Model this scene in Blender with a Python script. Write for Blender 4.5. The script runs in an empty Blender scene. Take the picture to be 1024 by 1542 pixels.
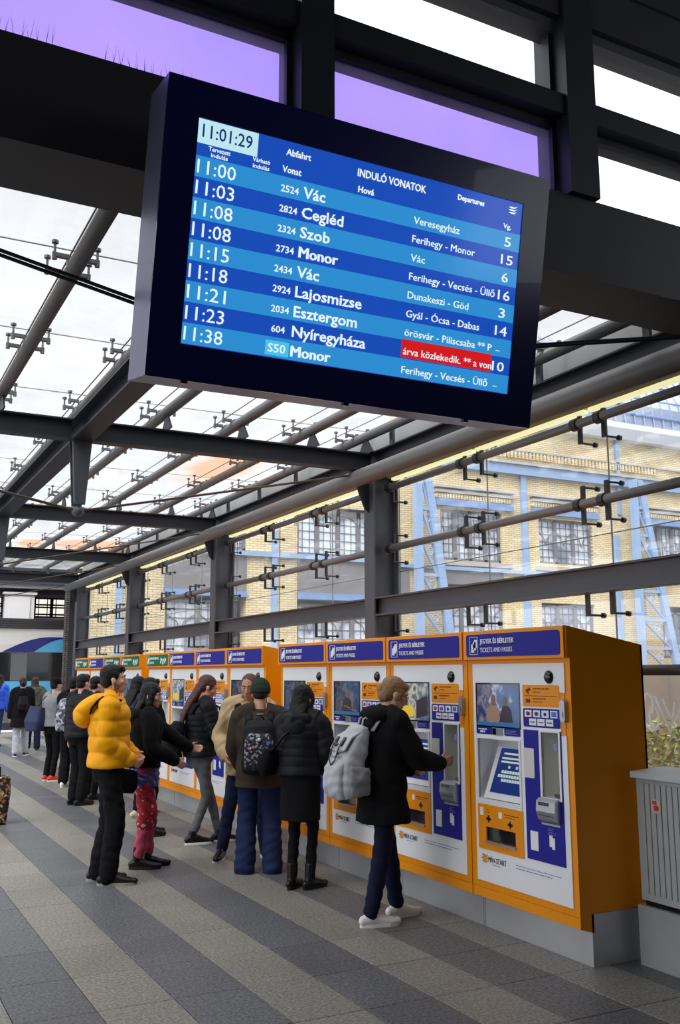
import bpy, math, random
import numpy as np
from mathutils import Matrix, Vector, noise
random.seed(7)
sc = bpy.context.scene
COL = sc.collection

# ------------------------------------------------------------------ camera
cam_d = bpy.data.cameras.new('camera')
cam = bpy.data.objects.new('camera', cam_d)
COL.objects.link(cam)
cam_d.sensor_fit = 'VERTICAL'
cam_d.sensor_height = 36.0
cam_d.lens = 1437.458 / 1542 * 36
cam_d.clip_end = 400
CM = Matrix(((0.88742126, -0.46095254, -0.00250398), (-0.07484409, -0.14944486, 0.98593336), (-0.45484269, -0.87475082, -0.16712012)))
cam.matrix_world = Matrix.Translation((0, 0, 1.66)) @ CM.transposed().to_4x4()
sc.camera = cam

# ------------------------------------------------------------------ world: even overcast sky, brighter overhead
w = bpy.data.worlds.new('overcast_sky'); sc.world = w; w.use_nodes = True
nt = w.node_tree; N = nt.nodes; L = nt.links; N.clear()
wo = N.new('ShaderNodeOutputWorld'); bg = N.new('ShaderNodeBackground'); L.new(bg.outputs[0], wo.inputs[0])
tc = N.new('ShaderNodeTexCoord'); sx = N.new('ShaderNodeSeparateXYZ'); L.new(tc.outputs['Generated'], sx.inputs[0])
cr = N.new('ShaderNodeValToRGB'); L.new(sx.outputs[2], cr.inputs[0])
cr.color_ramp.elements[0].position = 0.0; cr.color_ramp.elements[0].color = (0.60, 0.64, 0.70, 1)
cr.color_ramp.elements[1].position = 0.8; cr.color_ramp.elements[1].color = (1.0, 1.0, 1.0, 1)
L.new(cr.outputs[0], bg.inputs[0])
bg.inputs[1].default_value = 1.6

sd = bpy.data.lights.new('soft_daylight', 'SUN'); sd.energy = 4.8; sd.angle = math.radians(50); sd.color = (1, .98, .95)
so = bpy.data.objects.new('soft_daylight', sd); COL.objects.link(so); so.location = (-6, 2, 12)
so.rotation_euler = Vector((0.56, 0.40, -0.73)).to_track_quat('-Z', 'Y').to_euler()

vs = sc.view_settings
vs.view_transform = 'Standard'; vs.look = 'None'; vs.gamma = 1.0; vs.use_curve_mapping = False; vs.exposure = 0.38
sc.cycles.max_bounces = 8; sc.cycles.transparent_max_bounces = 16; sc.cycles.diffuse_bounces = 3
sc.cycles.use_denoising = True
sc.cycles.caustics_reflective = False; sc.cycles.caustics_refractive = False

# ------------------------------------------------------------------ materials
def s2l(c):
    return tuple(((x / 255) / 12.92 if x / 255 <= 0.04045 else ((x / 255 + 0.055) / 1.055) ** 2.4) for x in c)
MATS = {}
def mat(name, rgb, rough=0.6, metal=0.0, var=0.06, scale=8.0, bump=0.0, bscale=60.0, emit=0.0, alpha=1.0, spec=0.5, coat=0.0):
    """procedural principled material; rgb 0-255 sRGB, slight noise variation and fine relief"""
    if name in MATS: return MATS[name]
    m = bpy.data.materials.new(name); m.use_nodes = True; MATS[name] = m
    n = m.node_tree.nodes; l = m.node_tree.links; p = n['Principled BSDF']
    c = s2l(rgb)
    p.inputs['Roughness'].default_value = rough; p.inputs['Metallic'].default_value = metal
    p.inputs['Specular IOR Level'].default_value = spec; p.inputs['Coat Weight'].default_value = coat
    t = n.new('ShaderNodeTexCoord')
    nz = n.new('ShaderNodeTexNoise'); nz.inputs['Scale'].default_value = scale; nz.inputs['Detail'].default_value = 4
    l.new(t.outputs['Object'], nz.inputs['Vector'])
    mx = n.new('ShaderNodeMixRGB'); mx.inputs[1].default_value = tuple(x * (1 - var) for x in c) + (1,)
    mx.inputs[2].default_value = tuple(min(1, x * (1 + var) + var * 0.01) for x in c) + (1,)
    l.new(nz.outputs[0], mx.inputs[0]); l.new(mx.outputs[0], p.inputs['Base Color'])
    if bump:
        b = n.new('ShaderNodeBump'); nb = n.new('ShaderNodeTexNoise'); nb.inputs['Scale'].default_value = bscale
        l.new(t.outputs['Object'], nb.inputs['Vector']); l.new(nb.outputs[0], b.inputs['Height'])
        b.inputs['Strength'].default_value = bump; b.inputs['Distance'].default_value = 0.01
        l.new(b.outputs[0], p.inputs['Normal'])
    if emit:
        l.new(mx.outputs[0], p.inputs['Emission Color']); p.inputs['Emission Strength'].default_value = emit
    return m

def glass_mat(name, tint=(0.9, 0.95, 0.95), haze=0.12, hazecol=(0.85, 0.88, 0.9), stain=None, scale=1.2, gloss=0.03):
    m = bpy.data.materials.new(name); m.use_nodes = True; MATS[name] = m
    n = m.node_tree.nodes; l = m.node_tree.links; n.clear()
    o = n.new('ShaderNodeOutputMaterial'); tr = n.new('ShaderNodeBsdfTransparent'); tr.inputs[0].default_value = tint + (1,)
    gl = n.new('ShaderNodeBsdfGlossy'); gl.inputs['Roughness'].default_value = 0.03
    fr = n.new('ShaderNodeFresnel'); fr.inputs[0].default_value = 1.45
    fm = n.new('ShaderNodeMath'); fm.operation = 'MULTIPLY'; fm.inputs[1].default_value = gloss * 10; l.new(fr.outputs[0], fm.inputs[0])
    m1 = n.new('ShaderNodeMixShader'); l.new(fm.outputs[0], m1.inputs[0]); l.new(tr.outputs[0], m1.inputs[1]); l.new(gl.outputs[0], m1.inputs[2])
    df = n.new('ShaderNodeBsdfDiffuse'); tl = n.new('ShaderNodeBsdfTranslucent')
    g = n.new('ShaderNodeNewGeometry'); nz = n.new('ShaderNodeTexNoise'); nz.inputs['Scale'].default_value = scale; nz.inputs['Detail'].default_value = 6
    l.new(g.outputs['Position'], nz.inputs['Vector'])
    r = n.new('ShaderNodeValToRGB'); r.color_ramp.elements[0].position = .3; r.color_ramp.elements[1].position = .75
    r.color_ramp.elements[0].color = (haze * .5,) * 3 + (1,); r.color_ramp.elements[1].color = (min(1, haze * 1.5),) * 3 + (1,)
    l.new(nz.outputs[0], r.inputs[0])
    col = None
    fac = r.outputs[0]
    if stain:
        # rusty dirt patches with a place of their own on the panes (world position)
        prev = None
        for (cx, cy, rx, ry) in stain:
            sp = n.new('ShaderNodeVectorMath'); sp.operation = 'SUBTRACT'; l.new(g.outputs['Position'], sp.inputs[0]); sp.inputs[1].default_value = (cx, cy, 0)
            sm = n.new('ShaderNodeVectorMath'); sm.operation = 'MULTIPLY'; l.new(sp.outputs[0], sm.inputs[0]); sm.inputs[1].default_value = (1 / rx, 1 / ry, 0)
            ln = n.new('ShaderNodeVectorMath'); ln.operation = 'LENGTH'; l.new(sm.outputs[0], ln.inputs[0])
            ad = n.new('ShaderNodeMath'); ad.operation = 'MULTIPLY_ADD'; l.new(nz.outputs[0], ad.inputs[0]); ad.inputs[1].default_value = 1.1; l.new(ln.outputs['Value'], ad.inputs[2])
            mr = n.new('ShaderNodeMapRange'); l.new(ad.outputs[0], mr.inputs[0]); mr.inputs[1].default_value = 1.85; mr.inputs[2].default_value = 1.15
            if prev is None: prev = mr.outputs[0]
            else:
                mxm = n.new('ShaderNodeMath'); mxm.operation = 'MAXIMUM'; l.new(prev, mxm.inputs[0]); l.new(mr.outputs[0], mxm.inputs[1]); prev = mxm.outputs[0]
        mc = n.new('ShaderNodeMixRGB'); l.new(prev, mc.inputs[0]); mc.inputs[1].default_value = hazecol + (1,); mc.inputs[2].default_value = (0.58, 0.33, 0.21, 1)
        l.new(mc.outputs[0], df.inputs[0]); l.new(mc.outputs[0], tl.inputs[0])
        ma = n.new('ShaderNodeMath'); ma.operation = 'MULTIPLY_ADD'; l.new(prev, ma.inputs[0]); ma.inputs[1].default_value = 0.55; l.new(r.outputs[0], ma.inputs[2]); ma.use_clamp = True
        fac = ma.outputs[0]
    else:
        df.inputs[0].default_value = hazecol + (1,); tl.inputs[0].default_value = hazecol + (1,)
    m2 = n.new('ShaderNodeMixShader'); m2.inputs[0].default_value = 0.6; l.new(df.outputs[0], m2.inputs[1]); l.new(tl.outputs[0], m2.inputs[2])
    m3 = n.new('ShaderNodeMixShader'); l.new(fac, m3.inputs[0]); l.new(m1.outputs[0], m3.inputs[1]); l.new(m2.outputs[0], m3.inputs[2])
    l.new(m3.outputs[0], o.inputs[0])
    return m

def granite(name, a, b):
    m = bpy.data.materials.new(name); m.use_nodes = True; MATS[name] = m
    n = m.node_tree.nodes; l = m.node_tree.links; p = n['Principled BSDF']
    g = n.new('ShaderNodeNewGeometry'); oi = n.new('ShaderNodeObjectInfo')
    n1 = n.new('ShaderNodeTexNoise'); n1.inputs['Scale'].default_value = 55; n1.inputs['Detail'].default_value = 8; n1.inputs['Roughness'].default_value = .75
    n2 = n.new('ShaderNodeTexNoise'); n2.inputs['Scale'].default_value = 1.6; n2.inputs['Detail'].default_value = 5
    l.new(g.outputs['Position'], n1.inputs[0]); l.new(g.outputs['Position'], n2.inputs[0])
    r = n.new('ShaderNodeValToRGB'); r.color_ramp.elements[0].position = .38; r.color_ramp.elements[1].position = .64
    r.color_ramp.elements[0].color = s2l(a) + (1,); r.color_ramp.elements[1].color = s2l(b) + (1,)
    l.new(n1.outputs[0], r.inputs[0])
    hv = n.new('ShaderNodeHueSaturation'); l.new(r.outputs[0], hv.inputs['Color'])
    m1 = n.new('ShaderNodeMath'); m1.operation = 'MULTIPLY_ADD'; l.new(n2.outputs[0], m1.inputs[0]); m1.inputs[1].default_value = .55; m1.inputs[2].default_value = .66
    m2 = n.new('ShaderNodeMath'); m2.operation = 'MULTIPLY_ADD'; l.new(oi.outputs['Random'], m2.inputs[0]); m2.inputs[1].default_value = .14; l.new(m1.outputs[0], m2.inputs[2])
    l.new(m2.outputs[0], hv.inputs['Value']); l.new(hv.outputs[0], p.inputs['Base Color'])
    p.inputs['Roughness'].default_value = .42
    rr = n.new('ShaderNodeMapRange'); l.new(n2.outputs[0], rr.inputs[0]); rr.inputs[3].default_value = .3; rr.inputs[4].default_value = .6; l.new(rr.outputs[0], p.inputs['Roughness'])
    bu = n.new('ShaderNodeBump'); l.new(n1.outputs[0], bu.inputs['Height']); bu.inputs['Strength'].default_value = .15; bu.inputs['Distance'].default_value = .003; l.new(bu.outputs[0], p.inputs['Normal'])
    return m

def brick_mat(name, c1, c2, mortar, bw=.25, bh=.07, plane='XZ'):
    m = bpy.data.materials.new(name); m.use_nodes = True; MATS[name] = m
    n = m.node_tree.nodes; l = m.node_tree.links; p = n['Principled BSDF']
    g = n.new('ShaderNodeNewGeometry'); s = n.new('ShaderNodeSeparateXYZ'); c = n.new('ShaderNodeCombineXYZ')
    l.new(g.outputs['Position'], s.inputs[0])
    l.new(s.outputs[0 if plane == 'XZ' else 1], c.inputs[0]); l.new(s.outputs[2], c.inputs[1])
    b = n.new('ShaderNodeTexBrick'); l.new(c.outputs[0], b.inputs['Vector'])
    b.inputs['Scale'].default_value = 1; b.inputs['Brick Width'].default_value = bw; b.inputs['Row Height'].default_value = bh
    b.inputs['Mortar Size'].default_value = .009; b.inputs['Mortar Smooth'].default_value = .2
    b.inputs['Color1'].default_value = s2l(c1) + (1,); b.inputs['Color2'].default_value = s2l(c2) + (1,); b.inputs['Mortar'].default_value = s2l(mortar) + (1,)
    nz = n.new('ShaderNodeTexNoise'); nz.inputs['Scale'].default_value = .8; nz.inputs['Detail'].default_value = 5; l.new(g.outputs['Position'], nz.inputs[0])
    hv = n.new('ShaderNodeHueSaturation'); l.new(b.outputs[0], hv.inputs['Color'])
    ma = n.new('ShaderNodeMath'); ma.operation = 'MULTIPLY_ADD'; l.new(nz.outputs[0], ma.inputs[0]); ma.inputs[1].default_value = .6; ma.inputs[2].default_value = .7
    l.new(ma.outputs[0], hv.inputs['Value']); l.new(hv.outputs[0], p.inputs['Base Color']); p.inputs['Roughness'].default_value = .9
    bu = n.new('ShaderNodeBump'); bu.invert = True; l.new(b.outputs['Fac'], bu.inputs['Height']); bu.inputs['Distance'].default_value = .01; bu.inputs['Strength'].default_value = .6
    l.new(bu.outputs[0], p.inputs['Normal'])
    return m

def ramp_mat(name, stops, coord='Object', axis=2, lo=0, hi=1, rough=.5, ns=0.0, nscale=5, emit=0, voronoi=False):
    """colours laid over the object by position or by a noise/cell pattern (prints, screens, plaid)"""
    m = bpy.data.materials.new(name); m.use_nodes = True; MATS[name] = m
    n = m.node_tree.nodes; l = m.node_tree.links; p = n['Principled BSDF']
    t = n.new('ShaderNodeTexCoord')
    r = n.new('ShaderNodeValToRGB'); r.color_ramp.interpolation = 'CONSTANT' if voronoi else 'LINEAR'
    while len(r.color_ramp.elements) < len(stops): r.color_ramp.elements.new(.5)
    for e, (q, c) in zip(r.color_ramp.elements, stops): e.position = q; e.color = s2l(c) + (1,)
    if voronoi:
        v = n.new('ShaderNodeTexVoronoi'); v.inputs['Scale'].default_value = nscale; v.voronoi_dimensions = '3D'
        l.new(t.outputs[coord], v.inputs['Vector'])
        sp = n.new('ShaderNodeSeparateColor'); l.new(v.outputs['Color'], sp.inputs[0]); l.new(sp.outputs[0], r.inputs[0])
    else:
        s = n.new('ShaderNodeSeparateXYZ'); l.new(t.outputs[coord], s.inputs[0])
        mr = n.new('ShaderNodeMapRange'); l.new(s.outputs[axis], mr.inputs[0]); mr.inputs[1].default_value = lo; mr.inputs[2].default_value = hi
        nz = n.new('ShaderNodeTexNoise'); nz.inputs['Scale'].default_value = nscale; nz.inputs['Detail'].default_value = 5; l.new(t.outputs[coord], nz.inputs['Vector'])
        ad = n.new('ShaderNodeMath'); ad.operation = 'MULTIPLY_ADD'; sub = n.new('ShaderNodeMath'); sub.operation = 'SUBTRACT'; l.new(nz.outputs[0], sub.inputs[0]); sub.inputs[1].default_value = .5
        l.new(sub.outputs[0], ad.inputs[0]); ad.inputs[1].default_value = ns; l.new(mr.outputs[0], ad.inputs[2]); l.new(ad.outputs[0], r.inputs[0])
    l.new(r.outputs[0], p.inputs['Base Color']); p.inputs['Roughness'].default_value = rough
    if emit: l.new(r.outputs[0], p.inputs['Emission Color']); p.inputs['Emission Strength'].default_value = emit
    return m

M = {}
M['steel'] = mat('painted_grey_steel', (84, 86, 92), .45, .25, .12, 3, .05)
M['steel_dark'] = mat('dark_steel', (42, 44, 52), .5, .2, .1, 3)
M['fitting'] = mat('fitting_steel', (60, 60, 64), .4, .5)
M['fitting_light'] = mat('roof_fitting_steel', (120, 120, 122), .35, .6)
M['rod'] = mat('tie_rod_steel', (92, 80, 70), .45, .4)
M['beam_dark'] = mat('dark_brown_beam_paint', (44, 43, 48), .6, 0, .15, 2)
M['orange'] = mat('orange_powder_coat', (248, 152, 0), .42, 0, .05, 5, .03, 200, spec=.35)
M['white_panel'] = mat('white_panel_paint', (246, 246, 248), .4, 0, .03, 4)
M['white_edge'] = mat('white_plastic', (240, 240, 242), .35, 0, .02)
M['blue'] = mat('violet_blue_film', (34, 32, 150), .5, 0, .04, spec=.25)
M['green'] = mat('green_film', (14, 104, 62), .5, 0, .06, spec=.25)
M['grey_recess'] = mat('grey_recess_plastic', (222, 220, 212), .5)
M['alu'] = mat('brushed_aluminium', (176, 178, 182), .35, .7, .1, 30)
M['plinth'] = mat('plinth_aluminium', (196, 198, 202), .38, .5, .18, 2.5)
M['black'] = mat('black_gloss', (14, 14, 17), .15, 0, .02, coat=.5)
M['dark_print'] = mat('dark_print_ink', (30, 26, 60), .6)
M['brown_print'] = mat('brown_print_ink', (90, 48, 10), .6)
M['white_print'] = mat('white_print_ink', (245, 245, 250), .6)
M['red'] = mat('red_print', (205, 50, 40), .5)
M['cabinet'] = mat('grey_cabinet_paint', (176, 178, 178), .6, 0, .12, 3, .05)
M['concrete'] = mat('cabinet_concrete_base', (160, 161, 162), .85, 0, .15, 4, .2, 40)
M['skin'] = mat('skin', (224, 172, 146), .5, 0, .06, 12)
M['skin_b'] = mat('skin_tan', (196, 142, 110), .5, 0, .08, 12)
M['eye'] = mat('eye_white', (225, 222, 218), .2)
M['iris'] = mat('eye_iris', (40, 28, 20), .2)
M['lip'] = mat('lips', (176, 98, 92), .5)
M['hair_black'] = mat('black_hair', (14, 12, 12), .4, 0, .3, 60, .5, 150, spec=.25)
M['hair_brown'] = mat('brown_hair', (50, 34, 27), .45, 0, .3, 60, .5, 150, spec=.3)
M['hair_blond'] = mat('light_brown_hair', (150, 112, 72), .5, 0, .35, 50, .5, 150)
M['hair_fade'] = mat('cropped_hair', (92, 68, 56), .8, 0, .3, 120, .3, 300)
M['bk'] = mat('black_cloth', (15, 15, 18), .85, 0, .3, 25, .4, 90, spec=0.15)
M['bk2'] = mat('black_puffer_nylon', (24, 25, 31), .5, 0, .25, 12, .25, 50, spec=0.15)
M['navy'] = mat('navy_cloth', (24, 28, 52), .8, 0, .2, 20, .2, 120, spec=0.15)
M['jean'] = mat('blue_denim', (35, 48, 84), .85, 0, .35, 7, .25, 200, spec=0.15)
M['jean_dk'] = mat('dark_blue_denim', (28, 36, 66), .85, 0, .25, 18, .25, 200, spec=0.15)
M['jean_grey'] = mat('grey_denim', (98, 100, 104), .85, 0, .28, 10, .25, 200, spec=0.15)
M['yellow'] = mat('yellow_puffer_nylon', (250, 172, 0), .55, 0, .06, 8, .15, 50, spec=.25)
M['beige'] = mat('beige_cloth', (196, 172, 132), .85, 0, .12, 10, .2, 120, spec=0.15)
M['brown_cl'] = mat('dark_brown_canvas', (62, 54, 48), .85, 0, .18, 10, .2, 120, spec=0.15)
M['olive'] = mat('olive_cloth', (88, 90, 76), .85, 0, .15, 14, .2, 120, spec=0.15)
M['knit_green'] = mat('dark_green_knit', (50, 62, 48), .95, 0, .25, 40, .8, 160, spec=0.15)
M['grey_cl'] = mat('light_grey_canvas', (188, 190, 196), .8, 0, .08, 14, .2, 160)
M['grey_cl2'] = mat('mid_grey_canvas', (140, 141, 144), .8, 0, .1, 14, .2, 160)
M['trouser_grey'] = mat('pale_grey_trousers', (180, 182, 190), .85, 0, .08, 14)
M['pink'] = mat('pink_corduroy', (196, 76, 104), .9, 0, .15, 12, .3, 150)
M['pajama'] = ramp_mat('red_printed_flannel', [(0, (178, 32, 52)), (.5, (196, 44, 62)), (.72, (226, 196, 198)), (.86, (120, 40, 60))], nscale=38, rough=.9, voronoi=True)
M['satin'] = mat('blue_satin', (58, 76, 156), .28, 0, .25, 20, .2, 30)
M['royal'] = mat('royal_blue_nylon', (30, 80, 200), .5, 0, .15, 10)
M['redcl'] = mat('red_orange_cloth', (222, 66, 42), .8)
M['shoe_white'] = mat('white_leather', (246, 245, 242), .5, 0, .04)
M['shoe_black'] = mat('black_leather', (16, 15, 16), .35, 0, .2, spec=.35)
M['rubber'] = mat('grey_rubber_sole', (150, 146, 138), .8)
M['rubber_bk'] = mat('black_rubber_sole', (26, 25, 25), .8)
M['glasses'] = mat('dark_glasses_frame', (40, 26, 20), .3)
M['patterned'] = ramp_mat('black_white_patterned_canvas', [(0, (24, 24, 30)), (.42, (60, 62, 74)), (.62, (28, 28, 34)), (.80, (150, 152, 164))], nscale=62, rough=.85, voronoi=True)
M['grey_pattern'] = ramp_mat('grey_printed_canvas', [(0, (70, 72, 84)), (.35, (150, 152, 165)), (.6, (100, 104, 118)), (.8, (190, 192, 200))], nscale=22, rough=.85, voronoi=True)
M['plaid'] = ramp_mat('brown_plaid', [(0, (40, 28, 22)), (.4, (150, 110, 84)), (.6, (58, 36, 28)), (.8, (190, 160, 130))], nscale=34, rough=.9, voronoi=True)
M['lamp'] = mat('fluorescent_diffuser', (255, 246, 190), .5, emit=.6)
M['lamp_case'] = mat('lamp_housing_cream', (214, 200, 140), .5)
M['grout'] = mat('dark_grout', (70, 68, 64), .9, 0, .2, 10)
M['light_granite'] = granite('light_granite', (92, 90, 86), (170, 166, 157))
M['dark_granite'] = granite('dark_granite', (50, 52, 57), (130, 132, 136))
M['glass_wall'] = glass_mat('weathered_wall_glass', (.95, .96, .97), .10, (.80, .84, .9), gloss=.02)
M['glass_roof'] = glass_mat('dirty_roof_glass', (.68, .70, .72), .36, (.66, .67, .69), stain=[(4.15, 11.2, .45, 1.2), (4.35, 19.4, .8, 1.0), (3.2, 19.6, .3, .7)], scale=1.6)
M['glass_purple'] = glass_mat('purple_tinted_glass', (.32, .22, .74), .30, (.55, .45, .95), scale=1.5)
M['glass_clear'] = glass_mat('clear_pane', (.97, .98, 1.0), .03)
M['glass_dim'] = glass_mat('dusty_window_glass', (.75, .8, .85), .3, (.6, .66, .74))
M['brick'] = brick_mat('yellow_brick', (224, 207, 164), (210, 188, 144), (152, 140, 122))
M['stone'] = mat('grey_stone', (172, 168, 164), .85, 0, .15, 3, .3, 20)
M['stone_dk'] = mat('weathered_dark_panel', (120, 118, 120), .85, 0, .25, 1.5, .2, 10)
M['blue_iron'] = mat('blue_painted_iron', (136, 160, 194), .55, 0, .12, 3)
M['blue_iron_dk'] = mat('faded_blue_lintel', (110, 138, 182), .6, 0, .15, 3)
M['interior'] = mat('dark_interior', (44, 48, 58), .9)
M['mullion'] = mat('grey_window_wood', (104, 104, 110), .7, 0, .15, 5)
M['hall_white'] = mat('hall_painted_wall', (206, 204, 206), .8, 0, .08, 2)
M['train_white'] = mat('train_white_paint', (214, 212, 208), .35, 0, .04)
M['train_navy'] = mat('train_navy_paint', (24, 34, 116), .3)
M['train_cyan'] = mat('train_light_blue_paint', (84, 166, 214), .3, 0, .05)
M['train_glass'] = mat('train_tinted_glass', (26, 28, 34), .12, 0, .3, 1, coat=.4)
M['leaf'] = mat('leaf_green', (84, 118, 44), .7, 0, .5, 6)
M['leaf2'] = mat('leaf_yellow_green', (140, 156, 70), .7, 0, .4, 6)
M['paint_white'] = glass_mat('white_spray_paint', (.9, .9, .9), .62, (.95, .96, .97), gloss=0.0)

# ------------------------------------------------------------------ mesh builder
class MB:
    def __init__(s): s.v = []; s.f = []; s.m = []
    def add(s, vs, fs, mi=0):
        o = len(s.v); s.v += [tuple(p) for p in vs]
        s.f += [tuple(i + o for i in f) for f in fs]; s.m += [mi] * len(fs); return s
    def box(s, a, b, mi=0):
        x0, y0, z0 = a; x1, y1, z1 = b
        return s.add([(x0,y0,z0),(x1,y0,z0),(x1,y1,z0),(x0,y1,z0),(x0,y0,z1),(x1,y0,z1),(x1,y1,z1),(x0,y1,z1)],
                     [(0,3,2,1),(4,5,6,7),(0,1,5,4),(1,2,6,5),(2,3,7,6),(3,0,4,7)], mi)
    def prism(s, poly, axis, a, b, mi=0):
        """poly: 2D outline in the two other axes (x:(y,z) y:(x,z) z:(x,y)), extruded a..b along axis"""
        def P(q, t): return {'x': (t, q[0], q[1]), 'y': (q[0], t, q[1]), 'z': (q[0], q[1], t)}[axis]
        n = len(poly)
        fs = [tuple(range(n)), tuple(range(2 * n - 1, n - 1, -1))] + [(i, i + n, (i + 1) % n + n, (i + 1) % n) for i in range(n)]
        return s.add([P(q, a) for q in poly] + [P(q, b) for q in poly], fs, mi)
    def loft(s, pts, rad, n=12, up=None, mi=0, cap=True, e=2.0):
        """tube through pts with radii (r or (rx, ry)); rx lies along 'side', ry along the other axis"""
        pts = [Vector(p) for p in pts]; k = len(pts)
        T = [(pts[min(i + 1, k - 1)] - pts[max(i - 1, 0)]).normalized() for i in range(k)]
        u = Vector(up) if up else (Vector((0, 0, 1)) if abs(T[0].z) < .9 else Vector((0, 1, 0)))
        vs = []
        for i in range(k):
            t = T[i]; a = u - t * u.dot(t)
            if a.length < 1e-5: a = Vector((1, 0, 0)) - t * t.x
            a.normalize(); sd = t.cross(a).normalized()
            if not up: u = a
            r = rad[i] if isinstance(rad, (list, tuple)) and not (len(rad) == 2 and not isinstance(rad[0], (list, tuple)) and k != 2) else rad
            rx, ry = (r if isinstance(r, (list, tuple)) else (r, r))
            for j in range(n):
                c = math.cos(2 * math.pi * j / n); q = math.sin(2 * math.pi * j / n)
                if e != 2.0:
                    c = math.copysign(abs(c) ** (2 / e), c); q = math.copysign(abs(q) ** (2 / e), q)
                vs.append(pts[i] + sd * (rx * c) + a * (ry * q))
        fs = [(i * n + j, i * n + (j + 1) % n, (i + 1) * n + (j + 1) % n, (i + 1) * n + j) for i in range(k - 1) for j in range(n)]
        if cap: fs += [tuple(range(n - 1, -1, -1)), tuple(range((k - 1) * n, k * n))]
        return s.add(vs, fs, mi)
    def cyl(s, a, b, r, n=10, mi=0): return s.loft([a, b], [r, r], n, mi=mi)
    def ell(s, c, r, R=None, n=14, k=8, e=2.0, mi=0):
        c = Vector(c); r = r if isinstance(r, (list, tuple)) else (r, r, r); vs = []; fs = []
        def pw(x): return math.copysign(abs(x) ** (2 / e), x)
        for i in range(1, k):
            ph = math.pi * i / k - math.pi / 2
            for j in range(n):
                th = 2 * math.pi * j / n
                p = Vector((r[0] * pw(math.cos(ph)) * pw(math.cos(th)), r[1] * pw(math.cos(ph)) * pw(math.sin(th)), r[2] * pw(math.sin(ph))))
                if R: p = R @ p
                vs.append(c + p)
        b = Vector((0, 0, -r[2])); t = Vector((0, 0, r[2]))
        if R: b = R @ b; t = R @ t
        vs += [c + b, c + t]; B = len(vs) - 2
        for i in range(k - 2):
            for j in range(n): fs.append((i * n + j, i * n + (j + 1) % n, (i + 1) * n + (j + 1) % n, (i + 1) * n + j))
        for j in range(n):
            fs.append((B, (j + 1) % n, j)); fs.append((B + 1, (k - 2) * n + j, (k - 2) * n + (j + 1) % n))
        return s.add(vs, fs, mi)
    def xf(s, Mx, start=0):
        for i in range(start, len(s.v)): s.v[i] = tuple(Mx @ Vector(s.v[i]))
        return s
    def mesh(s, name, mats, smooth=False):
        me = bpy.data.meshes.new(name); me.from_pydata(s.v, [], s.f)
        for m in (mats if isinstance(mats, (list, tuple)) else [mats]): me.materials.append(m)
        if len(me.materials) > 1: me.polygons.foreach_set('material_index', s.m)
        if smooth: me.polygons.foreach_set('use_smooth', [True] * len(me.polygons))
        me.update(); return me
    def build(s, name, mats, parent=None, smooth=False):
        return link(name, s.mesh(name, mats, smooth), parent)

def link(name, me, parent=None, loc=None):
    o = bpy.data.objects.new(name, me); COL.objects.link(o)
    if parent: o.parent = parent
    if loc: o.location = loc
    return o
def tag(o, label=None, cat=None, group=None, kind=None):
    if label: o['label'] = label
    if cat: o['category'] = cat
    if group: o['group'] = group
    if kind: o['kind'] = kind
    return o
def empty(name, loc=(0, 0, 0), rz=0, label=None, cat=None, group=None, kind=None):
    o = bpy.data.objects.new(name, None); COL.objects.link(o); o.location = loc; o.rotation_euler = (0, 0, rz); o.empty_display_size = .1
    return tag(o, label, cat, group, kind)
def copy_tree(o, parent=None):
    ch = list(o.children); c = o.copy(); COL.objects.link(c)
    if parent: c.parent = parent
    for k in ch: copy_tree(k, c)
    return c
def rrect(u0, z0, u1, z1, r, n=4):
    pts = []
    for cx, cz, a0 in ((u1 - r, z1 - r, 0), (u0 + r, z1 - r, 90), (u0 + r, z0 + r, 180), (u1 - r, z0 + r, 270)):
        for i in range(n + 1):
            a = math.radians(a0 + 90 * i / n); pts.append((cx + r * math.cos(a), cz + r * math.sin(a)))
    return pts
def text_mesh(body, h, width=None, bold=0.0, name='lettering', m=None):
    """flat lettering in local XZ plane facing -Y, baseline-left origin, cap height h"""
    cu = bpy.data.curves.new('t', 'FONT'); cu.body = body; cu.size = 1; cu.offset = bold; cu.resolution_u = 2; cu.extrude = 0.004
    ob = bpy.data.objects.new('t', cu); COL.objects.link(ob)
    dg = bpy.context.evaluated_depsgraph_get(); me = bpy.data.meshes.new_from_object(ob.evaluated_get(dg))
    bpy.data.objects.remove(ob); bpy.data.curves.remove(cu)
    n = len(me.vertices); co = np.empty(n * 3); me.vertices.foreach_get('co', co); co = co.reshape(-1, 3)
    co[:, 0] -= co[:, 0].min(); k = h / 0.70
    kx = k if width is None else width / co[:, 0].max()
    out = np.stack([co[:, 0] * kx, -co[:, 2] * .3, co[:, 1] * k], 1)
    me.vertices.foreach_set('co', out.ravel()); me.name = name; me.materials.clear(); me.materials.append(m); me.update()
    return me
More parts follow.
